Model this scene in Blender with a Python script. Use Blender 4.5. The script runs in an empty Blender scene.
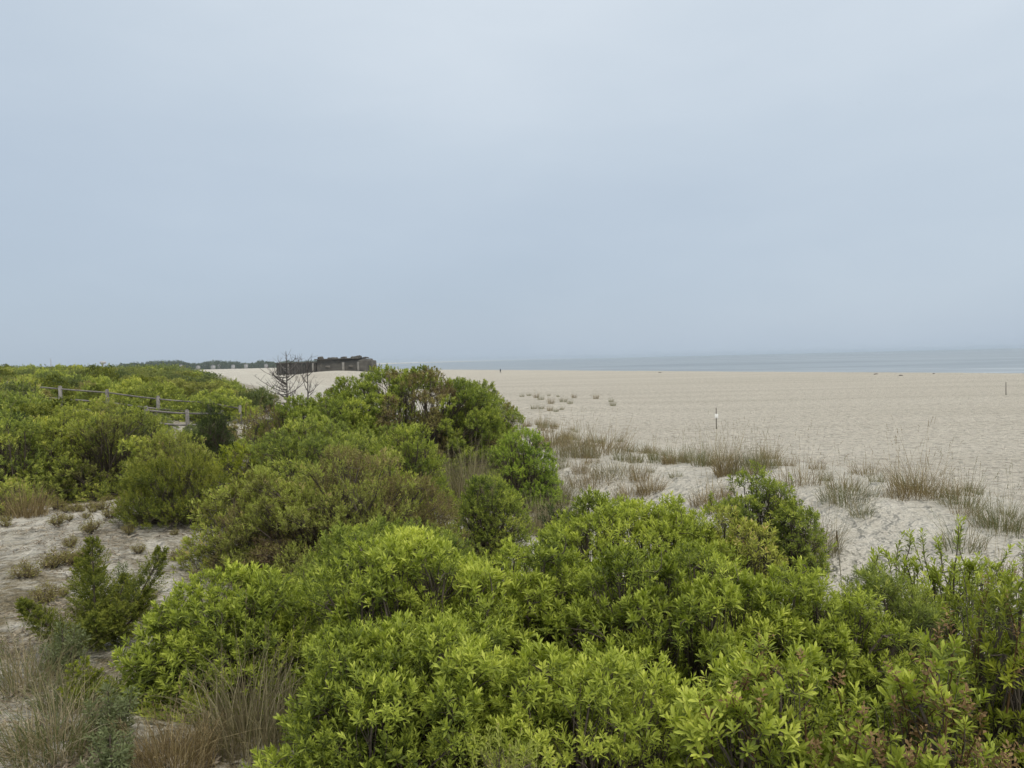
import bpy, math, random
import numpy as np
from mathutils import Vector, Matrix

SC = bpy.context.scene
COL = SC.collection
rng = np.random.default_rng(7)
random.seed(7)
PI = math.pi

# ------------------------------------------------------------------ camera
F = 745.0
EYE = np.array([0.0, 0.0, 5.2])
PITCH = math.radians(1.88)
ROLL = math.radians(1.37)
fwd = np.array([0, math.cos(PITCH), -math.sin(PITCH)])
r0 = np.array([1.0, 0, 0])
u0 = np.array([0, math.sin(PITCH), math.cos(PITCH)])
right = r0 * math.cos(ROLL) - u0 * math.sin(ROLL)
up = u0 * math.cos(ROLL) + r0 * math.sin(ROLL)


def unproj(px, py, D):
    d = right * (px - 512) / F + up * (384 - py) / F + fwd
    return EYE + d * (D / d[1])


cam_d = bpy.data.cameras.new('camera')
cam = bpy.data.objects.new('camera', cam_d)
COL.objects.link(cam)
cam_d.sensor_width = 36
cam_d.lens = F * 36 / 1024
cam_d.clip_start = 0.05
cam_d.clip_end = 30000
m = Matrix(((right[0], up[0], -fwd[0], EYE[0]),
            (right[1], up[1], -fwd[1], EYE[1]),
            (right[2], up[2], -fwd[2], EYE[2]),
            (0, 0, 0, 1)))
cam.matrix_world = m
SC.camera = cam

# ------------------------------------------------------------------ noise + terrain height
def vnoise(x, y, seed=0):
    x = np.asarray(x, float); y = np.asarray(y, float)
    xi = np.floor(x).astype(np.int64); yi = np.floor(y).astype(np.int64)
    fx = x - xi; fy = y - yi
    fx = fx * fx * (3 - 2 * fx); fy = fy * fy * (3 - 2 * fy)

    def h(a, b):
        n = (a * 374761393 + b * 668265263 + seed * 1442695041) & 0x7fffffff
        n = ((n ^ (n >> 13)) * 1274126177) & 0x7fffffff
        return ((n ^ (n >> 16)) & 0xffff) / 65535.0
    return (h(xi, yi) * (1 - fx) + h(xi + 1, yi) * fx) * (1 - fy) + (h(xi, yi + 1) * (1 - fx) + h(xi + 1, yi + 1) * fx) * fy - 0.5


def sstep(a, b, x):
    t = np.clip((x - a) / (b - a), 0, 1)
    return t * t * (3 - 2 * t)


def uv_of(x, y):
    return -0.42 * x + 0.907 * y, 0.907 * x + 0.42 * y


def crest_v(u):
    return np.interp(u, [-60, 0, 7, 9, 15, 21, 32, 60, 120, 300, 900], [9, 10, 11.0, 11.8, 14.2, 13.2, 15.8, 17, 20, 24, 26])


def crest_z(u):
    return np.interp(u, [-60, 0, 7, 9, 15, 21, 32, 60, 120, 300], [2.3, 2.4, 2.5, 2.55, 2.2, 1.95, 1.75, 1.8, 2.0, 2.4])


def shore_v(u):
    return 180 + 0.8e-4 * np.maximum(0, u - 400) ** 2


def H(x, y):
    x = np.asarray(x, float); y = np.asarray(y, float)
    u, v = uv_of(x, y)
    cv = crest_v(u); cz = crest_z(u)
    land = 2.35 + 0.5 * vnoise(x / 9, y / 9, 3) + 0.25 * vnoise(x / 3.1, y / 3.1, 4)
    # trough just landward of the foredune
    land = land - 0.55 * np.exp(-((v - (cv - 5.5)) / 3.2) ** 2)
    inland = 2.7 * sstep(-50, -150, v) * sstep(60, 160, y)
    land = land + inland
    t = sstep(cv - 4.5, cv - 0.4, v)
    z = land * (1 - t) + (cz + 0.35 * vnoise(u / 2.3, v / 2.3, 8)) * t
    sea_t = sstep(cv + 0.2, cv + 12, v)
    beach = 0.10 * vnoise(x / 14, y / 14, 5) + 0.05 * vnoise(x / 3, y / 3, 6)
    z = z * (1 - sea_t) + beach * sea_t
    sv = shore_v(u)
    dv = v - sv
    z = z - 1.8 * sstep(-26, 2, dv) - 5.0 * sstep(0, 60, dv)
    # rise the viewer stands on
    z = z + 1.25 * np.exp(-(x * x + y * y) / (2 * 2.4 ** 2))
    z = z + 0.45 * np.exp(-((x + 3.2) ** 2 + (y - 4.5) ** 2) / (2 * 2.6 ** 2))
    z = z + 0.42 * np.exp(-((x + 5.8) ** 2 / 20 + (y - 12) ** 2 / 22))
    z = z + 0.8 * np.exp(-((x + 25) ** 2 / 72 + (y - 36) ** 2 / 300))
    # sand banked in front of the bunker
    z = z + 2.9 * np.exp(-((x + 57) ** 2 / 340 + (y - 240) ** 2 / 1400))
    z = z + 1.2 * np.exp(-((x + 92) ** 2 / 700 + (y - 300) ** 2 / 1600))
    # incipient dunes on the upper beach
    z = z + 0.35 * np.exp(-((x - 4.5) ** 2 / 40 + (y - 78) ** 2 / 200))
    return z


def hz(x, y):
    return float(H(x, y))

# ------------------------------------------------------------------ mesh helpers
def make_mesh(name, V, loops, starts, tint=None, smooth=False):
    me = bpy.data.meshes.new(name)
    V = np.ascontiguousarray(V, np.float32)
    me.vertices.add(len(V)); me.vertices.foreach_set('co', V.ravel())
    me.loops.add(len(loops)); me.loops.foreach_set('vertex_index', np.ascontiguousarray(loops, np.int32))
    me.polygons.add(len(starts)); me.polygons.foreach_set('loop_start', np.ascontiguousarray(starts, np.int32))
    if smooth:
        me.polygons.foreach_set('use_smooth', np.ones(len(starts), bool))
    if tint is not None:
        a = me.attributes.new('tint', 'FLOAT', 'FACE')
        a.data.foreach_set('value', np.ascontiguousarray(tint, np.float32))
    me.update(calc_edges=True)
    return me


class MB:
    """collects faces of any size"""
    def __init__(self):
        self.V = []; self.L = []; self.S = []; self.T = []; self.nv = 0; self.nl = 0

    def add(self, V, faces_arr, tint=0.5):
        V = np.asarray(V, float).reshape(-1, 3)
        fa = np.asarray(faces_arr, np.int64)
        n, k = fa.shape
        self.V.append(V); self.L.append((fa + self.nv).ravel())
        self.S.append(self.nl + np.arange(n) * k)
        self.T.append(np.broadcast_to(np.asarray(tint, float), (n,)).copy())
        self.nv += len(V); self.nl += n * k

    def tube(self, pts, rad, sides=5, tint=0.5):
        pts = np.asarray(pts, float); n = len(pts)
        rad = np.broadcast_to(np.asarray(rad, float), (n,))
        tg = np.gradient(pts, axis=0); tg /= np.linalg.norm(tg, axis=1)[:, None] + 1e-9
        ref = np.array([0.31, 0.17, 0.93]) if abs(tg[0] @ np.array([0.31, 0.17, 0.93])) < 0.9 else np.array([1.0, 0.1, 0])
        e1 = np.cross(tg, ref); e1 /= np.linalg.norm(e1, axis=1)[:, None] + 1e-9
        e2 = np.cross(tg, e1)
        a = np.arange(sides) * 2 * PI / sides
        ring = pts[:, None, :] + rad[:, None, None] * (np.cos(a)[None, :, None] * e1[:, None, :] + np.sin(a)[None, :, None] * e2[:, None, :])
        i = np.arange(n - 1)[:, None] * sides; j = np.arange(sides)[None, :]; j2 = (j + 1) % sides
        q = np.stack([i + j, i + j2, i + sides + j2, i + sides + j], -1).reshape(-1, 4)
        self.add(ring, q, tint)
        self.add(ring[-1], [list(range(sides))], tint)

    def box(self, c, s, tint=0.5, rz=0.0, jit=0.0, taper=1.0):
        c = np.asarray(c, float); s = np.asarray(s, float) / 2
        v = np.array([[-1, -1, -1], [1, -1, -1], [1, 1, -1], [-1, 1, -1], [-1, -1, 1], [1, -1, 1], [1, 1, 1], [-1, 1, 1]], float)
        v[4:, :2] *= taper
        v = v * s
        if jit:
            v += rng.uniform(-jit, jit, v.shape)
        if rz:
            cc, ss = math.cos(rz), math.sin(rz)
            v = np.stack([v[:, 0] * cc - v[:, 1] * ss, v[:, 0] * ss + v[:, 1] * cc, v[:, 2]], 1)
        self.add(v + c, [[0, 3, 2, 1], [4, 5, 6, 7], [0, 1, 5, 4], [1, 2, 6, 5], [2, 3, 7, 6], [3, 0, 4, 7]], tint)

    def mesh(self, name, smooth=False):
        return make_mesh(name, np.concatenate(self.V), np.concatenate(self.L), np.concatenate(self.S), np.concatenate(self.T), smooth)

    def build(self, name, mat, parent=None, smooth=False, bevel=0):
        o = link(name, self.mesh(name, smooth), mat, parent)
        if bevel:
            b = o.modifiers.new('edge', 'BEVEL'); b.width = bevel; b.segments = 2; b.limit_method = 'ANGLE'
        return o


def link(name, me, mat, parent=None):
    o = bpy.data.objects.new(name, me)
    if mat is not None and not me.materials:
        me.materials.append(mat)
    COL.objects.link(o)
    if parent is not None:
        o.parent = parent
    return o


def thing(name, label, cat, loc=(0, 0, 0), rz=0.0, group=None):
    o = bpy.data.objects.new(name, None)
    o.empty_display_size = 0.2
    COL.objects.link(o)
    o.location = loc; o.rotation_euler = (0, 0, rz)
    return tag(o, label, cat, group)


def tag(o, label, cat, group=None, kind='thing'):
    if label: o['label'] = label
    if cat: o['category'] = cat
    if group: o['group'] = group
    o['kind'] = kind
    return o


def dup(root, loc, rz, scale=1.0, label=None, group=None):
    r = root.copy(); COL.objects.link(r)
    r.location = loc; r.rotation_euler = (0, 0, rz)
    r.scale = (scale, scale, scale) if np.isscalar(scale) else scale
    if label: r['label'] = label
    if group: r['group'] = group
    elif 'group' in r: del r['group']
    for ch in list(root.children):
        c = ch.copy(); COL.objects.link(c); c.parent = r
        for g in list(ch.children):
            d = g.copy(); COL.objects.link(d); d.parent = c
    return r

# ------------------------------------------------------------------ materials
def new_mat(name):
    ma = bpy.data.materials.new(name); ma.use_nodes = True
    nt = ma.node_tree; nt.nodes.clear()
    out = nt.nodes.new('ShaderNodeOutputMaterial')
    return ma, nt, out


def N(nt, t, **kw):
    n = nt.nodes.new(t)
    for k, v in kw.items():
        if k in n.inputs.keys() if hasattr(n.inputs, 'keys') else False:
            n.inputs[k].default_value = v
        else:
            setattr(n, k, v)
    return n


def ramp(nt, fac, stops):
    r = nt.nodes.new('ShaderNodeValToRGB')
    el = r.color_ramp.elements
    while len(el) < len(stops): el.new(0.5)
    for e, (p, c) in zip(el, stops):
        e.position = p; e.color = (*c, 1) if len(c) == 3 else c
    nt.links.new(fac, r.inputs[0])
    return r.outputs[0]


def mixc(nt, fac, a, b, mode='MIX'):
    n = nt.nodes.new('ShaderNodeMix'); n.data_type = 'RGBA'; n.blend_type = mode
    for sock, val in ((n.inputs[0], fac), (n.inputs[6], a), (n.inputs[7], b)):
        if hasattr(val, 'links'):
            nt.links.new(val, sock)
        elif isinstance(val, (int, float)):
            sock.default_value = val
        else:
            sock.default_value = (*val, 1)
    return n.outputs[2]


def mathn(nt, op, a, b=0.0, clamp=False):
    n = nt.nodes.new('ShaderNodeMath'); n.operation = op; n.use_clamp = clamp
    for s, v in ((n.inputs[0], a), (n.inputs[1], b)):
        if hasattr(v, 'links'): nt.links.new(v, s)
        else: s.default_value = v
    return n.outputs[0]


def tint_mat(name, stops, rough=0.5, trans=0.25, spec=0.35, objvar=0.0, nscale=None):
    """colour chosen per leaf / blade / piece by its own 'tint' value"""
    ma, nt, out = new_mat(name)
    at = N(nt, 'ShaderNodeAttribute', attribute_name='tint')
    col = ramp(nt, at.outputs['Fac'], stops)
    if nscale:
        tc = N(nt, 'ShaderNodeTexCoord'); no = nt.nodes.new('ShaderNodeTexNoise')
        no.inputs['Scale'].default_value = nscale; no.inputs['Detail'].default_value = 4
        nt.links.new(tc.outputs['Object'], no.inputs['Vector'])
        f = ramp(nt, no.outputs['Fac'], [(0.3, (.65, .65, .65)), (0.7, (1.25, 1.22, 1.18))])
        col = mixc(nt, 1.0, col, f, 'MULTIPLY')
    if objvar:
        oi = N(nt, 'ShaderNodeObjectInfo')
        f = ramp(nt, oi.outputs['Random'], [(0, (1 - objvar, 1 - objvar, 1 - objvar * .5)), (0.5, (1, 1, 1)), (1, (1 + objvar * 1.2, 1 + objvar * .6, 1))])
        col = mixc(nt, 1.0, col, f, 'MULTIPLY')
    p = nt.nodes.new('ShaderNodeBsdfPrincipled')
    nt.links.new(col, p.inputs['Base Color'])
    p.inputs['Roughness'].default_value = rough
    p.inputs['Specular IOR Level'].default_value = spec
    sh = p.outputs[0]
    if trans:
        tr = nt.nodes.new('ShaderNodeBsdfTranslucent')
        bright = mixc(nt, 1.0, col, (1.25, 1.3, 0.7), 'MULTIPLY')
        nt.links.new(bright, tr.inputs['Color'])
        mx = nt.nodes.new('ShaderNodeMixShader'); mx.inputs[0].default_value = trans
        nt.links.new(sh, mx.inputs[1]); nt.links.new(tr.outputs[0], mx.inputs[2])
        sh = mx.outputs[0]
    nt.links.new(sh, out.inputs['Surface'])
    return ma


M = {}
# tint 0 old leaf .. 1 newest shoot-tip leaf
M['bay'] = tint_mat('bayberry_leaf', [(0, (0.077, 0.104, 0.019)), (.35, (0.211, 0.254, 0.037)), (.7, (0.343, 0.396, 0.059)), (1, (0.506, 0.542, 0.100))], .55, .3, .2)
M['bay_mid'] = tint_mat('bayberry_leaf_mid', [(0, (0.086, 0.111, 0.036)), (.4, (0.221, 0.266, 0.065)), (.75, (0.341, 0.383, 0.086)), (1, (0.495, 0.506, 0.123))], .6, .38, .15, .12)
M['bright'] = tint_mat('bright_leaf', [(0, (0.073, 0.100, 0.027)), (.4, (0.198, 0.243, 0.050)), (.75, (0.315, 0.360, 0.070)), (1, (0.455, 0.472, 0.103))], .6, .38, .15)
M['olive'] = tint_mat('olive_leaf', [(0, (0.123, 0.116, 0.048)), (.3, (0.231, 0.231, 0.068)), (.6, (0.321, 0.359, 0.084)), (.85, (0.436, 0.461, 0.109)), (1, (0.493, 0.396, 0.180))], .65, .38, .12, .1)
M['brownish'] = tint_mat('brownish_leaf', [(0, (0.121, 0.082, 0.055)), (.35, (0.187, 0.151, 0.071)), (.7, (0.242, 0.235, 0.066)), (1, (0.326, 0.248, 0.138))], .65, .22, .12)
M['yellow'] = tint_mat('yellow_leaf', [(0, (0.081, 0.100, 0.018)), (.5, (0.218, 0.250, 0.029)), (1, (0.370, 0.390, 0.050))], .55, .3, .2)
M['cedar'] = tint_mat('cedar_needle', [(0, (0.065, 0.080, 0.018)), (.5, (0.146, 0.170, 0.029)), (1, (0.262, 0.265, 0.046))], .65, .2, .12)
M['far'] = tint_mat('thicket_leaf', [(0, (0.066, 0.081, 0.041)), (.4, (0.149, 0.182, 0.066)), (.8, (0.227, 0.265, 0.085)), (1, (0.287, 0.279, 0.122))], .65, .38, .1, .3)
M['vivid'] = tint_mat('vivid_leaf', [(0, (0.067, 0.111, 0.027)), (.4, (0.202, 0.278, 0.048)), (.75, (0.323, 0.411, 0.066)), (1, (0.444, 0.512, 0.092))], .6, .3, .12)
M['dark'] = tint_mat('dark_leaf', [(0, (.022, .034, .012)), (.5, (.042, .064, .018)), (1, (.08, .105, .03))], .6, .18, .15)
M['sage'] = tint_mat('grey_green_leaf', [(0, (.10, .115, .055)), (.5, (.16, .185, .085)), (1, (.23, .26, .13))], .75, .22, .1)
M['deadleaf'] = tint_mat('dead_leaf', [(0, (0.100, 0.057, 0.024)), (.5, (0.190, 0.120, 0.052)), (1, (0.300, 0.208, 0.096))], .7, .2, .2)
M['bark'] = tint_mat('shrub_bark', [(0, (0.057, 0.045, 0.033)), (.5, (0.103, 0.084, 0.063)), (1, (0.184, 0.151, 0.119))], .85, 0, .2)
M['greybark'] = tint_mat('bare_bark', [(0, (0.067, 0.057, 0.053)), (1, (0.162, 0.148, 0.137))], .9, 0, .1)
M['grass'] = tint_mat('dune_grass_blade', [(0, (0.089, 0.113, 0.040)), (.3, (0.137, 0.151, 0.058)), (.5, (0.189, 0.162, 0.085)), (.75, (0.247, 0.200, 0.120)), (1, (0.378, 0.324, 0.200))], .6, .2, .25)
M['brgrass'] = tint_mat('brown_grass_blade', [(0, (0.119, 0.086, 0.041)), (.4, (0.189, 0.141, 0.070)), (.75, (0.267, 0.207, 0.109)), (1, (0.404, 0.326, 0.176))], .6, .2, .2)
M['reed'] = tint_mat('tall_grass_blade', [(0, (0.093, 0.100, 0.039)), (.3, (0.154, 0.131, 0.073)), (.7, (0.232, 0.198, 0.120)), (1, (0.391, 0.350, 0.216))], .6, .2, .2)
M['litter'] = tint_mat('plant_litter', [(0, (.06, .045, .03)), (.5, (.17, .135, .09)), (1, (.34, .29, .21))], .9, 0, .1)
M['wood'] = tint_mat('weathered_wood', [(0, (0.115, 0.105, 0.094)), (1, (0.246, 0.234, 0.213))], .85, 0, .2, 0, 9)
M['stake'] = tint_mat('dark_stake', [(0, (0.130, 0.117, 0.098)), (1, (0.247, 0.227, 0.195))], .8, 0, .2)
M['sign'] = tint_mat('white_sign', [(0, (.72, .71, .68)), (1, (.8, .79, .76))], .5, 0, .4)
M['concrete'] = tint_mat('old_concrete', [(0, (.055, .051, .043)), (.5, (.100, .093, .080)), (1, (.25, .24, .215))], .9, 0, .2, 0, .55)
M['house'] = tint_mat('house_wall', [(0, (0.279, 0.267, 0.256)), (1, (0.496, 0.490, 0.493))], .8, 0, .2)
M['roof'] = tint_mat('house_roof', [(0, (.10, .10, .11)), (1, (.22, .20, .19))], .8, 0, .2)
M['glass'] = tint_mat('window_pane', [(0, (.03, .035, .04)), (1, (.06, .07, .08))], .15, 0, .5)
M['cloth'] = tint_mat('dark_clothing', [(0, (.012, .013, .018)), (1, (.035, .035, .045))], .9, 0, .1)
M['skin'] = tint_mat('skin', [(0, (.45, .28, .2)), (1, (.5, .32, .24))], .6, 0, .3)
M['hair'] = tint_mat('hair', [(0, (.02, .014, .01)), (1, (.03, .02, .015))], .7, 0, .2)
M['feather'] = tint_mat('feather', [(0, (.12, .12, .13)), (1, (.45, .45, .46))], .7, 0, .2)

# ------------------------------------------------------------------ foliage generators
def norm(a):
    return a / (np.linalg.norm(a, axis=-1, keepdims=True) + 1e-9)


def leaves(P, A, K, L, ll, lw, th0=80, th1=18, lod=1, lift=0.12, tint_base=None, r=None):
    """leafy shoots: P base points (S,3), A axes (S,3), K leaves per shoot, L shoot length (S,), ll/lw leaf length, width"""
    r = r or rng
    S = len(P)
    A = norm(A)
    ref = np.where(np.abs(A[:, 2:3]) < .9, np.array([[0, 0, 1.0]]), np.array([[1.0, 0, 0]]))
    e1 = norm(np.cross(A, ref)); e2 = np.cross(A, e1)
    k = np.arange(K)[None, :]
    t = (k + r.uniform(0, .6, (S, K))) / K
    phi = k * 2.39996 + r.uniform(0, 2 * PI, (S, 1)) + r.normal(0, .25, (S, K))
    th = np.radians(th0 + (th1 - th0) * t ** 1.1 + r.normal(0, 11, (S, K)))
    rad = e1[:, None] * np.cos(phi)[..., None] + e2[:, None] * np.sin(phi)[..., None]
    d = A[:, None] * np.cos(th)[..., None] + rad * np.sin(th)[..., None]
    d[..., 2] += lift
    d = norm(d)
    base = P[:, None] + A[:, None] * (L[:, None] * t)[..., None]
    s = norm(np.cross(d, A[:, None] + r.normal(0, .25, (S, K, 3))))
    n = np.cross(s, d)
    ln = (np.broadcast_to(np.asarray(ll, float), (S,))[:, None] * (0.62 + 0.55 * np.sin(PI * np.clip(t * .8 + .12, 0, 1))) * r.uniform(.75, 1.2, (S, K)) * np.where(r.random((S, K)) < .16, .45, 1))[..., None]
    w = ln * float(np.mean(lw) / np.mean(ll)) * r.uniform(.85, 1.15, (S, K, 1))
    tb = t * .62 + r.normal(.14, .13, (S, K))
    if tint_base is not None:
        tb = tb + tint_base[:, None]
    tint = np.clip(tb, 0, 1).ravel()
    if lod == 0:
        v = [base, base + d * ln * .38 + s * w * .36 + n * ln * .03, base + d * ln * .38 - n * ln * .015, base + d * ln * .38 - s * w * .36 + n * ln * .03,
             base + d * ln * .72 + s * w * .5 - n * ln * .02, base + d * ln * .72 - n * ln * .06, base + d * ln * .72 - s * w * .5 - n * ln * .02,
             base + d * ln - n * ln * .13]
        V = np.stack(v, 2).reshape(-1, 3)
        nl = S * K; o = (np.arange(nl) * 8)[:, None]
        tri = np.concatenate([o + np.array(f) for f in ([0, 2, 1], [0, 3, 2], [4, 5, 7], [5, 6, 7])])
        quad = np.concatenate([o + np.array(f) for f in ([1, 2, 5, 4], [2, 3, 6, 5])])
        return [(V, tri, np.tile(tint, 4)), (None, quad, np.tile(tint, 2))]
    if lod == 1:
        v = [base, base + d * ln * .58 + s * w * .5 + n * ln * .05, base + d * ln * .58, base + d * ln * .58 - s * w * .5 + n * ln * .05, base + d * ln - n * ln * .1]
        V = np.stack(v, 2).reshape(-1, 3)
        nl = S * K; o = (np.arange(nl) * 5)[:, None]
        tri = np.concatenate([o + np.array(f) for f in ([0, 2, 1], [0, 3, 2], [1, 2, 4], [2, 3, 4])])
        return [(V, tri, np.tile(tint, 4))]
    v = [base, base + d * ln * .55 + s * w * .5 + n * ln * .06, base + d * ln, base + d * ln * .55 - s * w * .5 + n * ln * .06]
    V = np.stack(v, 2).reshape(-1, 3)
    q = (np.arange(S * K) * 4)[:, None] + np.array([[0, 3, 2, 1]])
    return [(V, q, tint)]


def add_leaves(mb, parts):
    base = mb.nv
    for V, f, t in parts:
        if V is not None:
            mb.add(V, f, t)
            first = base
        else:   # more faces on the vertices just added
            mb.L.append((f + first).ravel()); n, k = f.shape
            mb.S.append(mb.nl + np.arange(n) * k); mb.T.append(t); mb.nl += n * k


def bez(a, b, bow, n=6):
    a = np.asarray(a, float); b = np.asarray(b, float)
    t = np.linspace(0, 1, n)[:, None]
    mid = (a + b) / 2 + np.asarray(bow, float)
    return (1 - t) ** 2 * a + 2 * t * (1 - t) * mid + t ** 2 * b


def lobes_for(rx, ry, Hh, lr, dens=1.0, flat=1.0, skirt=.25, jag=.76):
    area = 2 * PI * ((rx * ry) ** .8 + (rx * Hh) ** .8 * .8 + (ry * Hh) ** .8 * .8) / 3 ** .5
    n = int(max(6, dens * area / (PI * lr * lr) * 1.25))
    d = rng.normal(0, 1, (n * 3, 3)); d[:, 2] = np.abs(d[:, 2]) * flat
    d = norm(d)
    low = rng.random(len(d)) < skirt
    d[low, 2] *= .25; d = norm(d)
    keep = []
    for q in d:        # spread apart
        if all(np.linalg.norm((q - p) * [rx, ry, Hh]) > lr * .8 for p in keep): keep.append(q)
        if len(keep) >= n: break
    d = np.array(keep)
    e = 2.6
    sup = (np.abs(d[:, 0]) ** e + np.abs(d[:, 1]) ** e + np.abs(d[:, 2]) ** e) ** (-1 / e)
    s = rng.uniform(jag, 1.08 if jag < .8 else 1.02, len(d))
    r = lr * rng.uniform(.7, 1.25, len(d))
    ext = np.array([max(rx - lr * .6, .1), max(ry - lr * .6, .1), max(Hh - lr * .75, .1)])
    c = d * (sup * s)[:, None] * ext
    c[:, 2] = np.maximum(c[:, 2], r * .35)
    return c, r


def shrub(name, label, cat, loc, rx, ry, Hh, mat, ll=.07, lw=.019, lr=.3, sd=70, K=14, lod=1, group=None, stems=5,
          spires=0, spire_h=.3, deadn=0, seed=1, lobe_dens=1.0, inner=.35, up_bias=.7, skirt=.25, sl=.09, bark='bark', twigs=True, flat=1.0, tintvar=.10, core=.6, jag=.76, mat2=None, frac2=0):
    global rng
    rng = np.random.default_rng(seed)
    t = thing(name, label, cat, loc, group=group)
    c, r = lobes_for(rx, ry, Hh, lr, lobe_dens, flat, skirt, jag)
    nouter = len(c)
    cc = c * rng.uniform(.5, .78, (len(c), 1)); sel = rng.random(len(c)) < core
    c = np.concatenate([c, cc[sel]]); r = np.concatenate([r, r[sel] * 1.15])
    P = []; A = []; TB = []; SZ = []
    for i in range(len(c)):
        n = int(sd * 2 * PI * r[i] ** 2 * (1 if i < nouter else .55)) + 4
        d = rng.normal(0, 1, (n, 3)); d = norm(d); d[:, 2] = np.where(d[:, 2] < -.35, -d[:, 2], d[:, 2])
        q = np.where(rng.random(n) < inner, rng.uniform(.35, .8, n), rng.uniform(.82, 1.1, n))
        p = c[i] + d * (q * r[i])[:, None] * np.array([1, 1, .85])
        dd = np.linalg.norm(p[:, None] - c[None], axis=2) / r[None]
        dd[:, i] = 9
        ok = (dd.min(1) > .72) | (rng.random(n) < .12)
        p = p[ok]; d = d[ok]
        ok = p[:, 2] > .05
        p = p[ok]; d = d[ok]
        out = norm(p * np.array([1 / rx, 1 / ry, 1 / Hh]))
        a = d * .55 + out * .3 + np.array([0, 0, up_bias]) + rng.normal(0, .22, p.shape)
        P.append(p); A.append(a); SZ.append(np.full(len(p), rng.uniform(.72, 1.28)) * rng.uniform(.85, 1.15, len(p))); TB.append(np.full(len(p), rng.normal(0, tintvar)) + rng.normal(0, .06, len(p)))
    P = np.concatenate(P); A = norm(np.concatenate(A)); TB = np.concatenate(TB); SZ = np.concatenate(SZ) * ll
    TB = TB + .34 * vnoise((P[:, 0] + loc[0]) / .8 + 50, (P[:, 1] + loc[1]) / .8 + P[:, 2] * .7, 63)
    yl = rng.random(len(TB)) < .03; TB[yl] += rng.uniform(.25, .5, yl.sum())
    mb = MB()
    L = sl * rng.uniform(.6, 1.4, len(P))
    parts_sel = np.ones(len(P), bool)
    if mat2:
        nz = vnoise(P[:, 0] / .8 + 11, P[:, 1] / .8, seed) + vnoise(P[:, 0] / .35 + 11, P[:, 2] / .35, seed + 5) * .5
        parts_sel = nz < np.quantile(nz, 1 - frac2)
    add_leaves(mb, leaves(P[parts_sel] - A[parts_sel] * (L * .5)[parts_sel, None], A[parts_sel], K, L[parts_sel], SZ[parts_sel], lw * SZ[parts_sel] / ll, lod=lod, tint_base=TB[parts_sel]))
    stem_mb = [MB() for _ in range(stems)]
    bases = [np.array([rng.uniform(-.28, .28) * rx, rng.uniform(-.28, .28) * ry, -.15]) for _ in range(stems)]
    # limbs to each lobe, then twigs to shoots near its surface
    thick = .008 + .008 * min(Hh, 3)
    order = rng.permutation(len(c)); owner = {}
    for i in order:
        k = int(np.argmin([np.linalg.norm((bases[j] - c[i])[:2]) + rng.uniform(0, .4) * rx for j in range(stems)]))
        owner[i] = k
        pts = bez(bases[k], c[i], [0, 0, .18 * Hh] + rng.normal(0, .07 * Hh, 3))
        stem_mb[k].tube(pts, np.linspace(thick * rng.uniform(.6, 1), thick * .3, len(pts)), 5, rng.uniform(.1, .9))
        if twigs:
            near = np.where(np.linalg.norm(P - c[i], axis=1) < r[i] * 1.15)[0]
            if len(near):
                for j in rng.choice(near, min(len(near), 10), replace=False):
                    stem_mb[k].tube(bez(pts[-1 - int(rng.integers(0, 4))], P[j], rng.normal(0, .05, 3), 4), [thick * .26, thick * .2, thick * .14, thick * .09], 3, rng.uniform(.1, .8))
    if spires:
        top = np.where((P[:, 2] > np.quantile(P[:, 2], .6)))[0]
        for j in rng.choice(top, min(spires, len(top)), replace=False):
            hgt = spire_h * rng.uniform(.5, 1.3)
            tip = P[j] + np.array([rng.normal(0, .16) * hgt, rng.normal(0, .16) * hgt, hgt])
            li = int(np.argmin(np.linalg.norm(c - P[j], axis=1))); pts = np.concatenate([bez(c[li], P[j], (0, 0, .02), 3)[:2], bez(P[j], tip, rng.normal(0, .04, 3), 5)])
            stem_mb[owner[li]].tube(pts, np.linspace(.0075, .003, 7), 4, .8)
            q = pts[4:]; dirs = np.gradient(pts, axis=0)[4:]
            add_leaves(mb, leaves(q - norm(dirs) * .05, dirs, K, np.full(3, .12), ll * (1.15 if spire_h > .3 else .85), lw * (1.15 if spire_h > .3 else .85), th0=72, th1=22, lod=lod, tint_base=np.array([-.15, .0, .05])))
    mb.build('foliage', M[mat], t, smooth=lod < 2)
    if mat2 and (~parts_sel).any():
        m2 = MB(); s2 = ~parts_sel
        add_leaves(m2, leaves(P[s2] - A[s2] * (L * .5)[s2, None], A[s2], K, L[s2], ll * .9, lw * .85, lod=lod, tint_base=TB[s2]))
        o = m2.build('faded_foliage', M[mat2], t); o['label'] = 'browner, thinner leaves among the green'
    if deadn:
        m3 = MB()
        cand = np.where((P[:, 1] < .3 * ry) & (np.linalg.norm(P / [rx, ry, Hh], axis=1) > .72))[0]
        for j in rng.choice(cand, min(deadn, len(cand)), replace=False):
            pts = bez(P[j] * [.85, .85, .72] + rng.normal(0, .05, 3), P[j] * 1.03 + [rng.normal(0, .05), -.03, .06], rng.normal(0, .05, 3), 8)
            m3.tube(pts, np.linspace(.006, .003, 8), 4, .2)
            add_leaves(m3, leaves(pts[3:], np.gradient(pts, axis=0)[3:] + rng.normal(0, .02, (5, 3)), 12, np.full(5, .09), ll * .5, lw * .85, th0=80, th1=50, lod=1))
        o = m3.build('dead_spray', M['deadleaf'], t); o['label'] = 'brown withered leaves still on their twigs'
    for k in range(stems):
        if stem_mb[k].V:
            stem_mb[k].build('stem', M[bark], t)
    return t


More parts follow.
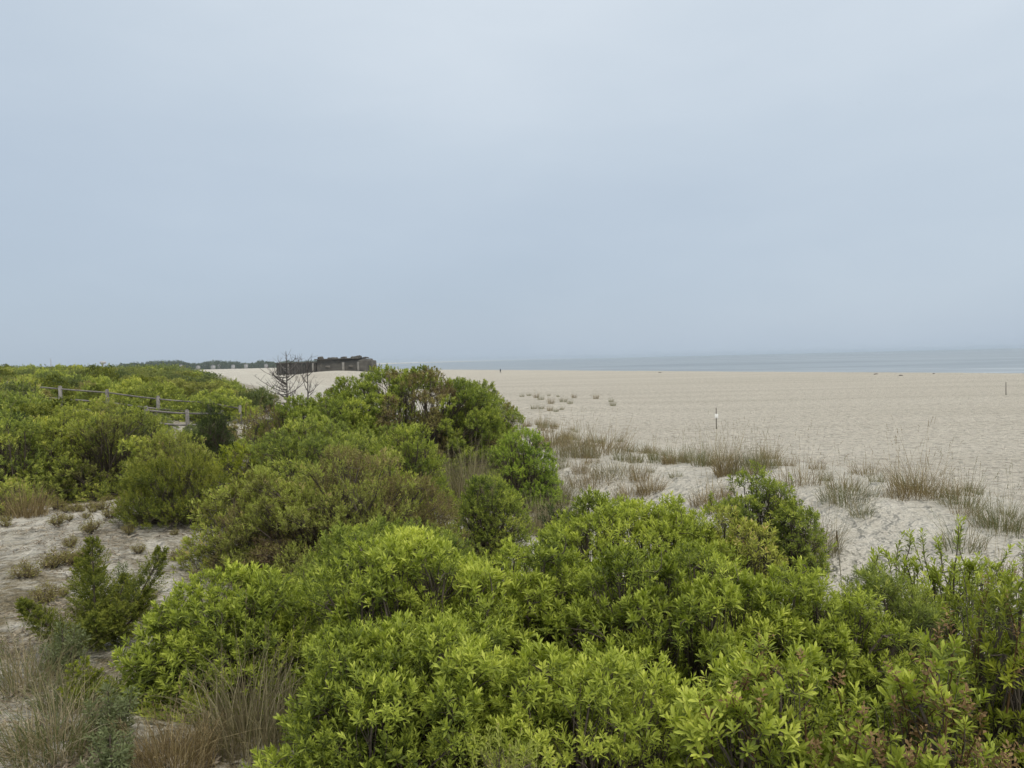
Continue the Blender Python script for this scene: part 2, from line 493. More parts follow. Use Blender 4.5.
def cedar(name, label, loc, branches, mat='cedar', seed=1, step=.035, sl=.16, ll=.022, lw=.007, K=20, lod=2, group=None, fat=.5):
    """branches: list of (start, end, bow) polylines that carry feathery sprays"""
    global rng
    rng = np.random.default_rng(seed)
    t = thing(name, label, 'cedar', loc, group=group)
    mb = MB()
    P = []; A = []; Ls = []
    for (a, b, bow, w) in branches:
        ln = np.linalg.norm(np.subtract(b, a)); n = max(8, int(ln / step))
        pts = bez(a, b, bow, n); tg = norm(np.gradient(pts, axis=0))
        s = MB(); s.tube(pts[::2], np.linspace(.014, .004, len(pts[::2])), 5, .4); s.build('branch', M['bark'], t)
        for i in range(n):
            f = i / n
            if f < .12: continue
            for _ in range(8):
                rd = norm(rng.normal(0, 1, 3)); rd = norm(rd - tg[i] * (rd @ tg[i]))
                env = w * (math.sin(PI * min(1, f * .75 + .22)) ** .8) * rng.uniform(.3, 1.1)
                P.append(pts[i] + rd * env * .35); A.append(tg[i] * .6 + rd * .9 + [0, 0, .3]); Ls.append(max(.045, env * .62))
    P = np.array(P); A = np.array(A); Ls = np.array(Ls)
    add_leaves(mb, leaves(P, A, K, Ls, ll, lw, th0=68, th1=28, lod=lod, lift=.05, tint_base=rng.normal(0, .08, len(P))))
    mb.build('foliage', M[mat], t)
    return t


def grass(name, label, cat, loc, n=160, h=.7, spread=.16, lean=.35, w=.005, mat='grass', seeds=0, seed=1, group=None, tint=(.0, 1.0), arch=.5, sh=1.25):
    global rng
    rng = np.random.default_rng(seed)
    t = thing(name, label, cat, loc, group=group)
    mb = MB()

    def blades(n, h, w, lean, arch, tl, th, segs=5):
        a = rng.uniform(0, 2 * PI, n); rr = spread * np.sqrt(rng.random(n))
        base = np.stack([rr * np.cos(a), rr * np.sin(a), np.full(n, -.04)], 1)
        a2 = a + rng.normal(0, .9, n)
        out = np.stack([np.cos(a2), np.sin(a2), np.zeros(n)], 1)
        hh = h * rng.uniform(.45, 1.1, n) * (1 - .35 * rr / spread)
        ln = np.abs(rng.normal(0, lean, n)); ar = np.abs(rng.normal(0, arch, n))
        s = np.linspace(0, 1, segs)
        cen = base[:, None] + out[:, None] * (hh[:, None] * (ln[:, None] * s + ar[:, None] * s ** 2.4))[..., None]
        cen[..., 2] += hh[:, None] * (s - .45 * np.minimum(ar, 1.4)[:, None] * s ** 2.6 - .12 * ln[:, None] * s)
        fa = rng.uniform(0, PI, n); side = np.stack([np.cos(fa), np.sin(fa), np.zeros(n)], 1)
        ww = w * (1 - s ** 1.5 * .92)
        Lf = cen + side[:, None] * ww[None, :, None] / 2; Rt = cen - side[:, None] * ww[None, :, None] / 2
        V = np.stack([Lf, Rt], 2).reshape(-1, 3)
        o = (np.arange(n) * segs * 2)[:, None, None] + (np.arange(segs - 1) * 2)[None, :, None] + np.array([0, 1, 3, 2])
        tt = rng.uniform(tl, th, n)
        return V, o.reshape(-1, 4), np.repeat(tt, segs - 1), cen
    V, q, tt, _ = blades(n, h, w, lean, arch, *tint)
    mb.add(V, q, tt)
    mb.build('blades', M[mat], t)
    if seeds:
        m2 = MB()
        V, q, tt, cen = blades(int(seeds * 1.8), h * sh, w * .85, lean * .6, arch * .25, .6, 1)
        m2.add(V, q, tt)
        tips = cen[:, -1]; d = norm(cen[:, -1] - cen[:, -2])
        for k in range(2):
            add_leaves(m2, leaves(tips - d * (.06 * k + .10), d, 6, np.full(len(tips), .10), .03, .005, th0=32, th1=10, lod=2, lift=0))
        m2.build('seed_stalks', M[mat], t)
    return t


def place(px, D, ytop, wpx, depth=.75, ground=None):
    """turn a sighting (picture column, distance, top, width) into a spot, half widths and a height"""
    p = unproj(px, ytop, D)
    g = hz(p[0], p[1])
    rx = wpx / 2 * D / F
    return (p[0], p[1], g), rx, rx * depth, p[2] - g

# ------------------------------------------------------------------ ground sheet
def build_ground():
    a_f = np.radians(np.linspace(-62, 62, 680))           # measured from +Y, clockwise
    a_b = np.radians(np.linspace(62, 298, 90))[1:-1]
    ang = np.concatenate([a_f, a_b]); na = len(ang)
    rad = np.concatenate([[0.25], np.geomspace(.6, 9000, 400)]); nr = len(rad)
    X = rad[:, None] * np.sin(ang)[None]; Y = rad[:, None] * np.cos(ang)[None]
    Z = H(X, Y)
    u, v = uv_of(X, Y)
    near = np.exp(-(rad / 60) ** 2)[:, None]
    foot = (vnoise(X / .34, Y / .34, 21) * .10 + vnoise(X / .8, Y / .8, 22) * .04) * sstep(18, 28, v) * near
    soft = (vnoise(X / .7, Y / .7, 23) * .10 + vnoise(X / .22, Y / .22, 24) * .03) * (1 - sstep(16, 24, v)) * near
    Z = Z + foot + soft
    V = np.stack([X, Y, Z], -1).reshape(-1, 3)
    V = np.concatenate([V, [[0, 0, hz(0, 0)]]])
    i = np.arange(nr - 1)[:, None] * na; j = np.arange(na)[None]; j2 = (j + 1) % na
    q = np.stack([i + j, i + na + j, i + na + j2, i + j2], -1).reshape(-1, 4)[:, ::-1]
    mb = MB(); mb.add(V, q)
    c = len(V) - 1
    mb.L.append(np.stack([np.full(na, c), (np.arange(na) + 1) % na, np.arange(na)], 1)[:, ::-1].ravel()); mb.S.append(mb.nl + np.arange(na) * 3); mb.T.append(np.full(na, .5)); mb.nl += na * 3
    me = mb.mesh('sand_ground', True)
    cv = crest_v(u)
    dune = (1 - sstep(cv + 3, cv + 11, v)).reshape(-1)                     # whiter wind-blown dune sand
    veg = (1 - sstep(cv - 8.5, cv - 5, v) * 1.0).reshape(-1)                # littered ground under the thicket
    # bare patches
    for (bx, by, sx, sy) in ((-7.5, 13.0, 3.2, 2.6), (-13, 35.5, 2.2, 3.0)):
        veg = veg * (1 - .30 * np.exp(-((X - bx) ** 2 / sx ** 2 + (Y - by) ** 2 / sy ** 2)).reshape(-1))
    wet = sstep(-18, -4, v - shore_v(u)).reshape(-1)
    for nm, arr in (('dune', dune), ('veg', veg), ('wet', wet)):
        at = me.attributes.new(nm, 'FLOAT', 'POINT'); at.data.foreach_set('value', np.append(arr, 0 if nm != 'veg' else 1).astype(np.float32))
    ma, nt, out = new_mat('sand')
    tc = N(nt, 'ShaderNodeTexCoord')

    def noise(scale, det=4, rough=.6, vec=None):
        n = nt.nodes.new('ShaderNodeTexNoise'); n.inputs['Scale'].default_value = scale; n.inputs['Detail'].default_value = det; n.inputs['Roughness'].default_value = rough
        nt.links.new(vec or tc.outputs['Object'], n.inputs['Vector']); return n.outputs['Fac']
    A = lambda k: N(nt, 'ShaderNodeAttribute', attribute_name=k).outputs['Fac']
    n1 = noise(.10, 5); n2 = noise(1.3, 5, .65); n3 = noise(9, 5, .7); n4 = noise(70, 3, .7)
    # beach: bands of drier and damper sand along the shore
    mp = nt.nodes.new('ShaderNodeMapping'); mp.inputs['Rotation'].default_value = (0, 0, math.radians(-114.8)); mp.inputs['Scale'].default_value = (.012, .14, 1)
    nt.links.new(tc.outputs['Object'], mp.inputs['Vector'])
    band = noise(1.0, 5, .6, mp.outputs[0])
    beach = ramp(nt, band, [(.3, (.45, .413, .34)), (.5, (.50, .462, .385)), (.7, (.535, .497, .418))])
    beach = mixc(nt, .6, beach, ramp(nt, noise(1.9, 5, .66), [(.36, (.48, .465, .44)), (.48, (.97, .97, .97)), (.62, (1.18, 1.17, 1.15))]), 'MULTIPLY')  # dark specks: shade inside footprints, painted into the sand colour
    dune_c = ramp(nt, n2, [(.3, (.49, .458, .385)), (.6, (.575, .542, .462)), (.8, (.615, .583, .51))])
    c = mixc(nt, A('dune'), beach, dune_c)
    c = mixc(nt, .5, c, ramp(nt, n3, [(.3, (.82, .81, .8)), (.6, (1.06, 1.06, 1.06))]), 'MULTIPLY')
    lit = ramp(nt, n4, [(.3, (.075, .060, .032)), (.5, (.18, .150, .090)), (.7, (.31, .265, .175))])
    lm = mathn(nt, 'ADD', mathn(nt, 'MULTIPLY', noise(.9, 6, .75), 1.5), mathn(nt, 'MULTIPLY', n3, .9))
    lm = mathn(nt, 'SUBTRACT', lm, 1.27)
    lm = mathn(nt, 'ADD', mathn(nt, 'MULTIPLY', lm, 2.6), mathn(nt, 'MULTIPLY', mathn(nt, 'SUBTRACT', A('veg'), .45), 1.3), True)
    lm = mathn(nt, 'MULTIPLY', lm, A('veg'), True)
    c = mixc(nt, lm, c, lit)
    c = mixc(nt, A('wet'), c, mixc(nt, 1.0, c, (.62, .60, .58), 'MULTIPLY'))
    p = nt.nodes.new('ShaderNodeBsdfPrincipled'); nt.links.new(c, p.inputs['Base Color']); p.inputs['Roughness'].default_value = .95
    p.inputs['Specular IOR Level'].default_value = .15
    # footprints and wind texture as relief
    vo = nt.nodes.new('ShaderNodeTexVoronoi'); vo.inputs['Scale'].default_value = 2.6; vo.inputs['Randomness'].default_value = 1
    nt.links.new(tc.outputs['Object'], vo.inputs['Vector'])
    nf = noise(3.6, 3, .6)
    hgt = mathn(nt, 'ADD', mathn(nt, 'ADD', mathn(nt, 'MULTIPLY', n2, .5), mathn(nt, 'MULTIPLY', nf, 1.2)), mathn(nt, 'MULTIPLY', ramp(nt, vo.outputs['Distance'], [(.0, (0, 0, 0)), (.35, (1, 1, 1))]), .35))
    hgt = mathn(nt, 'ADD', hgt, mathn(nt, 'MULTIPLY', n3, .22))
    b = nt.nodes.new('ShaderNodeBump'); b.inputs['Strength'].default_value = 1; b.inputs['Distance'].default_value = .5
    nt.links.new(hgt, b.inputs['Height']); nt.links.new(b.outputs[0], p.inputs['Normal'])
    nt.links.new(p.outputs[0], out.inputs['Surface'])
    o = link('ground', me, ma); o['kind'] = 'structure'; o['label'] = 'pale dune sand running down to a wide tan beach'


def build_sea():
    ang = np.radians(np.arange(0, 360, 3)); rad = np.geomspace(60, 9000, 60)
    X = rad[:, None] * np.sin(ang)[None]; Y = rad[:, None] * np.cos(ang)[None]
    V = np.stack([X, Y, np.full_like(X, -1.55)], -1).reshape(-1, 3)
    na = len(ang); i = np.arange(59)[:, None] * na; j = np.arange(na)[None]; j2 = (j + 1) % na
    q = np.stack([i + j, i + na + j, i + na + j2, i + j2], -1).reshape(-1, 4)[:, ::-1]
    mb = MB(); mb.add(V, q)
    ma, nt, out = new_mat('sea_water')
    tc = N(nt, 'ShaderNodeTexCoord')
    mp = nt.nodes.new('ShaderNodeMapping'); mp.inputs['Rotation'].default_value = (0, 0, math.radians(-114.8)); mp.inputs['Scale'].default_value = (.03, .11, 1)
    nt.links.new(tc.outputs['Object'], mp.inputs['Vector'])
    no = nt.nodes.new('ShaderNodeTexNoise'); no.inputs['Scale'].default_value = 1; no.inputs['Detail'].default_value = 6; no.inputs['Roughness'].default_value = .62
    nt.links.new(mp.outputs[0], no.inputs['Vector'])
    mp2 = nt.nodes.new('ShaderNodeMapping'); mp2.inputs['Rotation'].default_value = (0, 0, math.radians(-114.8)); mp2.inputs['Scale'].default_value = (.004, .018, 1)
    nt.links.new(tc.outputs['Object'], mp2.inputs['Vector'])
    n2 = nt.nodes.new('ShaderNodeTexNoise'); n2.inputs['Scale'].default_value = 1; n2.inputs['Detail'].default_value = 4
    nt.links.new(mp2.outputs[0], n2.inputs['Vector'])
    c = ramp(nt, n2.outputs['Fac'], [(.3, (.125, .155, .178)), (.5, (.18, .213, .238)), (.7, (.24, .275, .30))])
    foam = ramp(nt, no.outputs['Fac'], [(.62, (0, 0, 0)), (.72, (1, 1, 1))])
    c = mixc(nt, mathn(nt, 'MULTIPLY', foam, .30), c, (.62, .66, .68))
    # broken white water in the shallows
    sp = nt.nodes.new('ShaderNodeSeparateXYZ'); nt.links.new(tc.outputs['Object'], sp.inputs[0])
    vv = mathn(nt, 'ADD', mathn(nt, 'MULTIPLY', sp.outputs[0], .907), mathn(nt, 'MULTIPLY', sp.outputs[1], .42))
    surf = ramp(nt, mathn(nt, 'DIVIDE', mathn(nt, 'SUBTRACT', vv, 176), 130), [(0, (1, 1, 1)), (.1, (.35, .35, .35)), (.45, (.12, .12, .12)), (.55, (.7, .7, .7)), (.63, (.05, .05, .05)), (1, (0, 0, 0))])
    brk = ramp(nt, no.outputs['Fac'], [(.47, (0, 0, 0)), (.60, (1, 1, 1))])
    c = mixc(nt, mathn(nt, 'MULTIPLY', mathn(nt, 'MULTIPLY', surf, brk), .22), c, (.72, .74, .74))
    p = nt.nodes.new('ShaderNodeBsdfPrincipled'); nt.links.new(c, p.inputs['Base Color']); p.inputs['Roughness'].default_value = .42
    p.inputs['IOR'].default_value = 1.33
    b = nt.nodes.new('ShaderNodeBump'); b.inputs['Strength'].default_value = .5; b.inputs['Distance'].default_value = .9
    nt.links.new(no.outputs['Fac'], b.inputs['Height']); nt.links.new(b.outputs[0], p.inputs['Normal'])
    nt.links.new(p.outputs[0], out.inputs['Surface'])
    o = mb.build('sea', ma); o['kind'] = 'structure'; o['label'] = 'calm grey blue ocean under overcast sky'


# ------------------------------------------------------------------ light, sky, air
SUN_EL, SUN_AZ = math.radians(52), math.radians(150)      # azimuth from +Y clockwise: high, behind the viewer's right shoulder


def build_light():
    w = bpy.data.worlds.new('World'); SC.world = w; w.use_nodes = True
    nt = w.node_tree; nt.nodes.clear()
    out = nt.nodes.new('ShaderNodeOutputWorld'); bg = nt.nodes.new('ShaderNodeBackground')
    sky = nt.nodes.new('ShaderNodeTexSky'); sky.sky_type = 'NISHITA'; sky.sun_disc = False
    sky.sun_elevation = SUN_EL; sky.sun_rotation = SUN_AZ; sky.air_density = 1.0; sky.dust_density = 2.5
    tc = nt.nodes.new('ShaderNodeTexCoord'); sx = nt.nodes.new('ShaderNodeSeparateXYZ'); nt.links.new(tc.outputs['Generated'], sx.inputs[0])
    no = nt.nodes.new('ShaderNodeTexNoise'); no.inputs['Scale'].default_value = 1.7; no.inputs['Detail'].default_value = 4; no.inputs['Roughness'].default_value = .45
    mp = nt.nodes.new('ShaderNodeMapping'); mp.inputs['Scale'].default_value = (1, 1, 3.2); mp.inputs['Location'].default_value = (3.1, .4, .2); mp.inputs['Rotation'].default_value = (0, math.radians(12), 0)
    nt.links.new(tc.outputs['Generated'], mp.inputs[0]); nt.links.new(mp.outputs[0], no.inputs['Vector'])
    e = mathn(nt, 'ADD', sx.outputs[2], mathn(nt, 'MULTIPLY', mathn(nt, 'SUBTRACT', no.outputs['Fac'], .5), .42))
    n5 = nt.nodes.new('ShaderNodeTexNoise'); n5.inputs['Scale'].default_value = 4.5; n5.inputs['Detail'].default_value = 6; n5.inputs['Roughness'].default_value = .55; n5.inputs['Distortion'].default_value = .6
    nt.links.new(mp.outputs[0], n5.inputs['Vector'])
    e = mathn(nt, 'ADD', e, mathn(nt, 'MULTIPLY', mathn(nt, 'SUBTRACT', n5.outputs['Fac'], .5), .09))
    e = mathn(nt, 'ADD', e, mathn(nt, 'MULTIPLY', sx.outputs[0], .15), True)
    # overcast cloud layer: grey blue low down, brighter towards the zenith
    cl = ramp(nt, e, [(0, (.428, .510, .608)), (.12, (.463, .545, .642)), (.30, (.535, .615, .70)), (.5, (.645, .715, .785)), (1, SKYTOP)])
    g = nt.nodes.new('ShaderNodeMix'); g.data_type = 'RGBA'; g.inputs[0].default_value = .9
    k = nt.nodes.new('ShaderNodeMix'); k.data_type = 'RGBA'; k.blend_type = 'MULTIPLY'; k.inputs[0].default_value = 1; k.clamp_result = False
    nt.links.new(cl, k.inputs[6]); k.inputs[7].default_value = (10, 10, 10, 1)
    nt.links.new(sky.outputs[0], g.inputs[6]); nt.links.new(k.outputs[2], g.inputs[7])
    nt.links.new(g.outputs[2], bg.inputs['Color']); bg.inputs['Strength'].default_value = .1
    nt.links.new(bg.outputs[0], out.inputs[0])
    sd = bpy.data.lights.new('sun', 'SUN'); sd.energy = 1.5; sd.angle = math.radians(25); sd.color = (1, .95, .87)
    so = bpy.data.objects.new('sun', sd); COL.objects.link(so)
    d = Vector((math.sin(SUN_AZ) * math.cos(SUN_EL), math.cos(SUN_AZ) * math.cos(SUN_EL), math.sin(SUN_EL)))
    so.rotation_euler = d.to_track_quat('Z', 'Y').to_euler()
    # sea air
    mb = MB(); mb.box((0, 0, 6.5), (18400, 18400, 31))
    ma, nt, out = new_mat('haze_air')
    pv = nt.nodes.new('ShaderNodeVolumePrincipled'); pv.inputs['Density'].default_value = HAZE; pv.inputs['Color'].default_value = (.54, .61, .675, 1); pv.inputs['Anisotropy'].default_value = .1
    nt.links.new(pv.outputs[0], out.inputs['Volume'])
    o = mb.build('haze', ma); o['kind'] = 'stuff'; o['label'] = 'thin sea haze that fades the far shore'


SKYTOP = (1.85, 1.82, 1.76)
HAZE = 0.00013
build_ground(); build_sea(); build_light()

# ------------------------------------------------------------------ shrubs near the viewer
def S(name, label, px, D, ytop, wpx, mat, seed, depth=.8, cat='shrub', **kw):
    loc, rx, ry, hh = place(px, D, ytop, wpx, depth)
    return shrub(name, label, cat, loc, rx, ry, max(hh, .35), M and mat, seed=seed, **kw)

NEAR = dict(ll=.049, lw=.0122, lr=.155, sd=225, K=16, skirt=.33, lod=1, sl=.085, inner=.25, lobe_dens=1.0, stems=6, tintvar=.11, core=.4)
S('bayberry_bush', 'bright green bayberry bush with brown tall grass beneath its skirt', 230, 5.6, 577, 200, 'bay', 11, spires=8, spire_h=.12, **NEAR)
S('bayberry_bush', 'bayberry bush forming the highest rounded bright green hump of the near thicket', 415, 5.4, 541, 250, 'bay', 12, spires=14, spire_h=.14, **NEAR)
S('bayberry_bush', 'bayberry bush between the high rounded hump and the small dark shrub', 535, 5.7, 552, 170, 'bay', 13, spires=10, spire_h=.14, **NEAR)
S('bayberry_bush', 'low leafy bayberry bush behind the high hump, touching the olive mound', 385, 7.2, 518, 215, 'bright', 14, spires=10, spire_h=.16, **{**NEAR, 'sd': 175, 'lr': .19})
S('bayberry_bush', 'yellow-green bayberry bush whose top meets the white sand gap', 622, 7.6, 494, 240, 'bay', 15, spires=10, spire_h=.10, jag=.88, **{**NEAR, 'sd': 175, 'lr': .19})
S('bayberry_bush', 'bayberry bush closing the gap between the sand-gap bush and the russet one', 690, 7.3, 512, 120, 'bay', 27, spires=10, spire_h=.14, **{**NEAR, 'sd': 170, 'lr': .18})
S('bayberry_bush', 'bayberry bush with many dark twigs showing in the middle of the near thicket', 665, 5.3, 560, 270, 'bay', 16, spires=10, spire_h=.12, **NEAR)
S('bayberry_bush', 'russet-tinged bayberry bush right in front of the clump on open sand', 738, 7.4, 520, 92, 'olive', 17, spires=10, spire_h=.10, **{**NEAR, 'sd': 150, 'lr': .16, 'K': 13, 'll': .055, 'lw': .014})
S('bayberry_bush', 'pale bayberry bush at the foot of the bare sand hollow', 812, 5.6, 577, 215, 'bay', 18, spires=14, spire_h=.12, **NEAR)
S('fine_leaved_shrub', 'soft fine-leaved shrub between lanky leafy shoots and pale bayberry', 885, 5.9, 580, 160, 'bay_mid', 19, **{**NEAR, 'll': .05, 'lw': .008, 'K': 20})
S('bayberry_bush', 'shaded bayberry bush low at the bottom edge beneath the high hump', 412, 4.1, 636, 300, 'bay', 20, **{**NEAR, 'll': .040, 'lw': .0105, 'sd': 330, 'lr': .13})
S('bayberry_bush', 'dark-hollowed bayberry bush with bare pale stalks at the bottom edge', 590, 4.0, 655, 250, 'bay', 21, **{**NEAR, 'll': .042, 'lw': .011, 'sd': 230, 'lr': .13, 'lobe_dens': .85})
S('bayberry_bush', 'large-leaved bayberry bush with reddish stem at the bottom edge', 765, 3.6, 652, 190, 'bay', 22, deadn=40, **{**NEAR, 'lod': 0, 'sd': 150, 'll': .052, 'lw': .0135, 'lobe_dens': .75})
S('bayberry_bush', 'sparse bayberry bush full of withered brown sprays and forked stems', 925, 3.5, 640, 215, 'bay', 23, deadn=60, spires=5, spire_h=.15, **{**NEAR, 'lod': 0, 'sd': 62, 'll': .058, 'lw': .0152, 'lobe_dens': .55, 'core': .35, 'stems': 3})
S('bayberry_bush', 'yellow-green bayberry bush running out of the frame beside brown sprays', 1005, 4.6, 588, 150, 'yellow', 24, deadn=30, spires=8, spire_h=.18, **{**NEAR, 'sd': 110})
S('bayberry_bush', 'lanky open bayberry with upright leafy shoots against the white sand', 950, 6.4, 568, 235, 'bay', 25, spires=80, spire_h=.36, **{**NEAR, 'sd': 100, 'lobe_dens': .75})
S('cedar_sprig', 'feathery olive-green cedar sprig poking up at the bottom edge', 505, 2.95, 742, 120, 'olive', 26, cat='cedar', **{**NEAR, 'll': .022, 'lw': .005, 'K': 24, 'sl': .14, 'sd': 130, 'lr': .12, 'stems': 3})

MID = dict(ll=.054, lw=.0155, lr=.3, sd=125, K=13, skirt=.3, lod=2, sl=.10, inner=.3, stems=5, tintvar=.13, core=.8)
S('olive_bush', 'broad olive mound flecked with russet twigs in the middle of the thicket', 338, 9.6, 455, 228, 'olive', 31, spires=10, spire_h=.10, mat2='brownish', frac2=.30, **{**MID, 'lr': .19, 'sd': 210, 'll': .043, 'lw': .0115})
S('olive_bush', 'olive bush bordering the littered sand patch beside a yellow-green shrub', 252, 9.8, 470, 125, 'olive', 32, spires=8, spire_h=.12, **{**MID, 'lr': .24, 'sd': 95})
S('rounded_bush', 'pale green rounded bush between the olive mound and tall brown grass', 489, 11.5, 472, 78, 'bright', 33, jag=.9, **{**MID, 'lr': .19, 'sd': 190, 'll': .045, 'lw': .012})
S('bayberry_bush', 'huge domed bayberry bush rising to the horizon in front of the beach', 406, 19, 368, 214, 'bright', 34, spires=12, spire_h=.10, mat2='brownish', frac2=.22, jag=.9, **{**MID, 'lr': .29, 'sd': 100, 'll': .075, 'lw': .022, 'stems': 8})
S('bayberry_bush', 'rusty-topped bayberry bush joined to the huge dome on its seaward side', 482, 20.5, 384, 84, 'bay_mid', 35, spires=14, spire_h=.14, mat2='brownish', frac2=.5, jag=.88, **{**MID, 'lr': .28, 'sd': 80, 'll': .07, 'lw': .02})
S('bayberry_bush', 'bayberry bush on the inland shoulder of the huge dome', 318, 17.2, 391, 130, 'bright', 36, spires=6, spire_h=.1, jag=.88, **{**MID, 'lr': .3, 'sd': 75, 'll': .075, 'lw': .022})
S('bayberry_bush', 'leafy bayberry bush filling the dip between olive mound and huge dome', 318, 13.2, 420, 150, 'bay_mid', 37, spires=8, spire_h=.15, **{**MID, 'lr': .25, 'sd': 95})
S('bayberry_bush', 'bayberry bush tucked under the front of the huge dome', 398, 14.2, 426, 105, 'bright', 38, **{**MID, 'lr': .25, 'sd': 95})
S('rounded_bush', 'small vivid green ball of a bush among tall brown grass', 520, 17.4, 431, 78, 'vivid', 39, jag=.92, **{**MID, 'lr': .22, 'sd': 120, 'll': .055})
S('airy_bush', 'airy light green bush standing alone on white sand', 758, 11, 473, 104, 'bright', 40, spires=16, spire_h=.16, **{**MID, 'lr': .2, 'sd': 95, 'll': .065, 'lw': .017, 'lod': 1, 'lobe_dens': .8, 'core': .35})
S('dense_bush', 'denser dark green bush leaning on the airy one, fringed by brown grass', 797, 10.6, 506, 58, 'bright', 41, spires=5, spire_h=.12, **{**MID, 'lr': .2, 'sd': 95, 'lod': 1})
S('spiky_shrub', 'small dark spiky shrub in the gap before the white sand', 558, 8.6, 512, 44, 'dark', 42, spires=12, spire_h=.12, **{**MID, 'lr': .12, 'sd': 130, 'll': .05, 'lw': .010})
S('bayberry_bush', 'wide rounded bayberry bush above the littered sand patch', 88, 17, 404, 195, 'bay_mid', 43, spires=5, spire_h=.08, mat2='olive', frac2=.25, **{**MID, 'lr': .31, 'sd': 78, 'll': .07, 'lw': .02, 'stems': 8})
S('bayberry_bush', 'bayberry bush at the seaward end of the wide rounded one, near the fence', 172, 16.2, 432, 90, 'olive', 44, **{**MID, 'lr': .25, 'sd': 95})
S('bayberry_bush', 'light green bayberry bush cut by the frame edge beside the wide rounded one', 2, 15.2, 412, 80, 'bay_mid', 45, **{**MID, 'lr': .27, 'sd': 90})
S('yellow_shrub', 'yellow-green shrub between dark cedar and olive bushes', 238, 13.4, 447, 56, 'yellow', 46, **{**MID, 'lr': .22, 'sd': 75})
S('thin_shrub', 'thin twiggy olive shrub above the yellow-green one', 268, 16.5, 412, 78, 'brownish', 47, spires=24, spire_h=.3, **{**MID, 'lr': .26, 'sd': 42})
S('low_shrub', 'low tangled green shrub at the frame edge beside brown grass', 6, 12.4, 478, 40, 'olive', 48, **{**MID, 'lr': .18, 'sd': 90})

# ------------------------------------------------------------------ cedars
def fan(h, n, spread, w, seed, lean=0):
    r = np.random.default_rng(seed); br = [((0, 0, -.05), (lean * h, 0, h), (0, 0, 0), w)]
    for i in range(n):
        a = i * 2.4 + r.uniform(-.4, .4); f = r.uniform(.55, 1.0)
        e = (math.cos(a) * spread * f, math.sin(a) * spread * f * .8, h * r.uniform(.35, .85))
        br.append(((math.cos(a) * .03, math.sin(a) * .03, h * r.uniform(0, .15)), e, (math.cos(a) * spread * .12, 0, -h * .08), w * r.uniform(.7, 1)))
    return br


def C(label, px, D, ytop, yb_w, seed, n=9, mat='cedar', name='young_cedar', **kw):
    loc, rx, ry, hh = place(px, D, ytop, yb_w)
    return cedar(name, label, loc, fan(max(hh, .3), n, rx, kw.pop('w', .26) * max(hh, .3), seed), mat, seed, **kw)


C('young dark cedar spreading several plumes on the littered sand', 92, 6.4, 541, 150, 51, n=9, step=.02, K=22, lod=2, ll=.024, lw=.0075, w=.27)
S('dark_cedar', 'sprawling dark cedar leaning over the edge of the littered sand patch', 180, 11.6, 458, 118, 'cedar', 52, cat='cedar', spires=26, spire_h=.12, **{**MID, 'lr': .2, 'sd': 190, 'll': .034, 'lw': .009, 'K': 22, 'sl': .15})
S('dark_cedar', 'upright dark cedar beside the last fence post', 212, 19.5, 406, 46, 'dark', 53, cat='cedar', spires=10, spire_h=.12, **{**MID, 'lr': .2, 'sd': 190, 'll': .034, 'lw': .009, 'K': 22, 'sl': .15})
S('dark_cedar', 'dark cedar peeping out between bayberries at the frame edge', 20, 19, 408, 36, 'dark', 54, cat='cedar', spires=10, spire_h=.12, **{**MID, 'lr': .2, 'sd': 190, 'll': .034, 'lw': .009, 'K': 22, 'sl': .15})
C('tiny yellow-green cedar seedling beside tall brown grass', 84, 5.2, 672, 46, 55, n=7, mat='yellow', step=.03, ll=.02, K=18, name='cedar_seedling')

# ------------------------------------------------------------------ grasses close by
def G(label, px, D, wpx, h, seed, n=170, mat='brgrass', name='grass_clump', **kw):
    p = unproj(px, 500, D)
    return grass(name, label, 'grass clump', (p[0], p[1], hz(p[0], p[1])), n=n, h=h, spread=wpx / 2 * D / F, mat=mat, seed=seed, **kw)


G('large tan and green grass clump arching over grey sand at the frame corner', 44, 4.5, 85, .58, 61, n=560, mat='grass', lean=.35, arch=.8, w=.007, seeds=20)
G('reddish-brown bushy grass clump in front of the bright skirted bayberry', 160, 4.4, 85, .46, 62, n=620, lean=.3, arch=.5, w=.005, seeds=26)
G('tall dry grass standing beneath the skirted bayberry', 240, 4.8, 92, .88, 63, n=520, mat='reed', lean=.12, arch=.4, w=.0075, seeds=14)
G('brown grass clump beside the young cedar at the frame edge', 18, 5.6, 80, .6, 64, n=420, mat='grass', tint=(.1, 1), lean=.3, arch=.5, w=.0055, seeds=22)
G('thin green grass clump behind the frame-corner clump', 62, 5.2, 60, .5, 65, n=320, mat='grass', tint=(0, .6), lean=.3, arch=.5, w=.005)
G('brown grass clump standing at the rim of the littered patch', 26, 12.2, 36, .8, 66, n=420, lean=.25, arch=.35, w=.008)
G('short curled dry grass at the bottom edge beneath tall dry grass', 288, 3.9, 50, .28, 67, n=120, mat='reed', lean=.5, arch=1.1, w=.006)
G('brown grass clump growing out of the olive skirts by the sand', 205, 9.2, 40, .4, 68, n=140, lean=.3, arch=.5, w=.006)


def weed(label, px, D, wpx, ytop, seed, mat='sage', n=7):
    loc, rx, ry, hh = place(px, D, ytop, wpx); hh = min(max(hh, .14), .42)
    o = cedar('leafy_weed', label, loc, fan(hh, n, rx, .16 * hh + .02, seed), mat, seed, step=.03, ll=.032, lw=.008, K=5)
    o['category'] = 'weed'
    return o


weed('grey-green leafy weed between brown grass clumps and skirted bayberry', 108, 4.6, 56, 690, 71)
weed('small silvery weed under the young cedar', 62, 5.8, 50, 628, 74)
weed('low grey-green weed on sand at the bottom of the frame', 110, 4.1, 50, 735, 75)
weed('pale upright weed on the sand just behind the young cedar', 122, 8.0, 40, 545, 76)

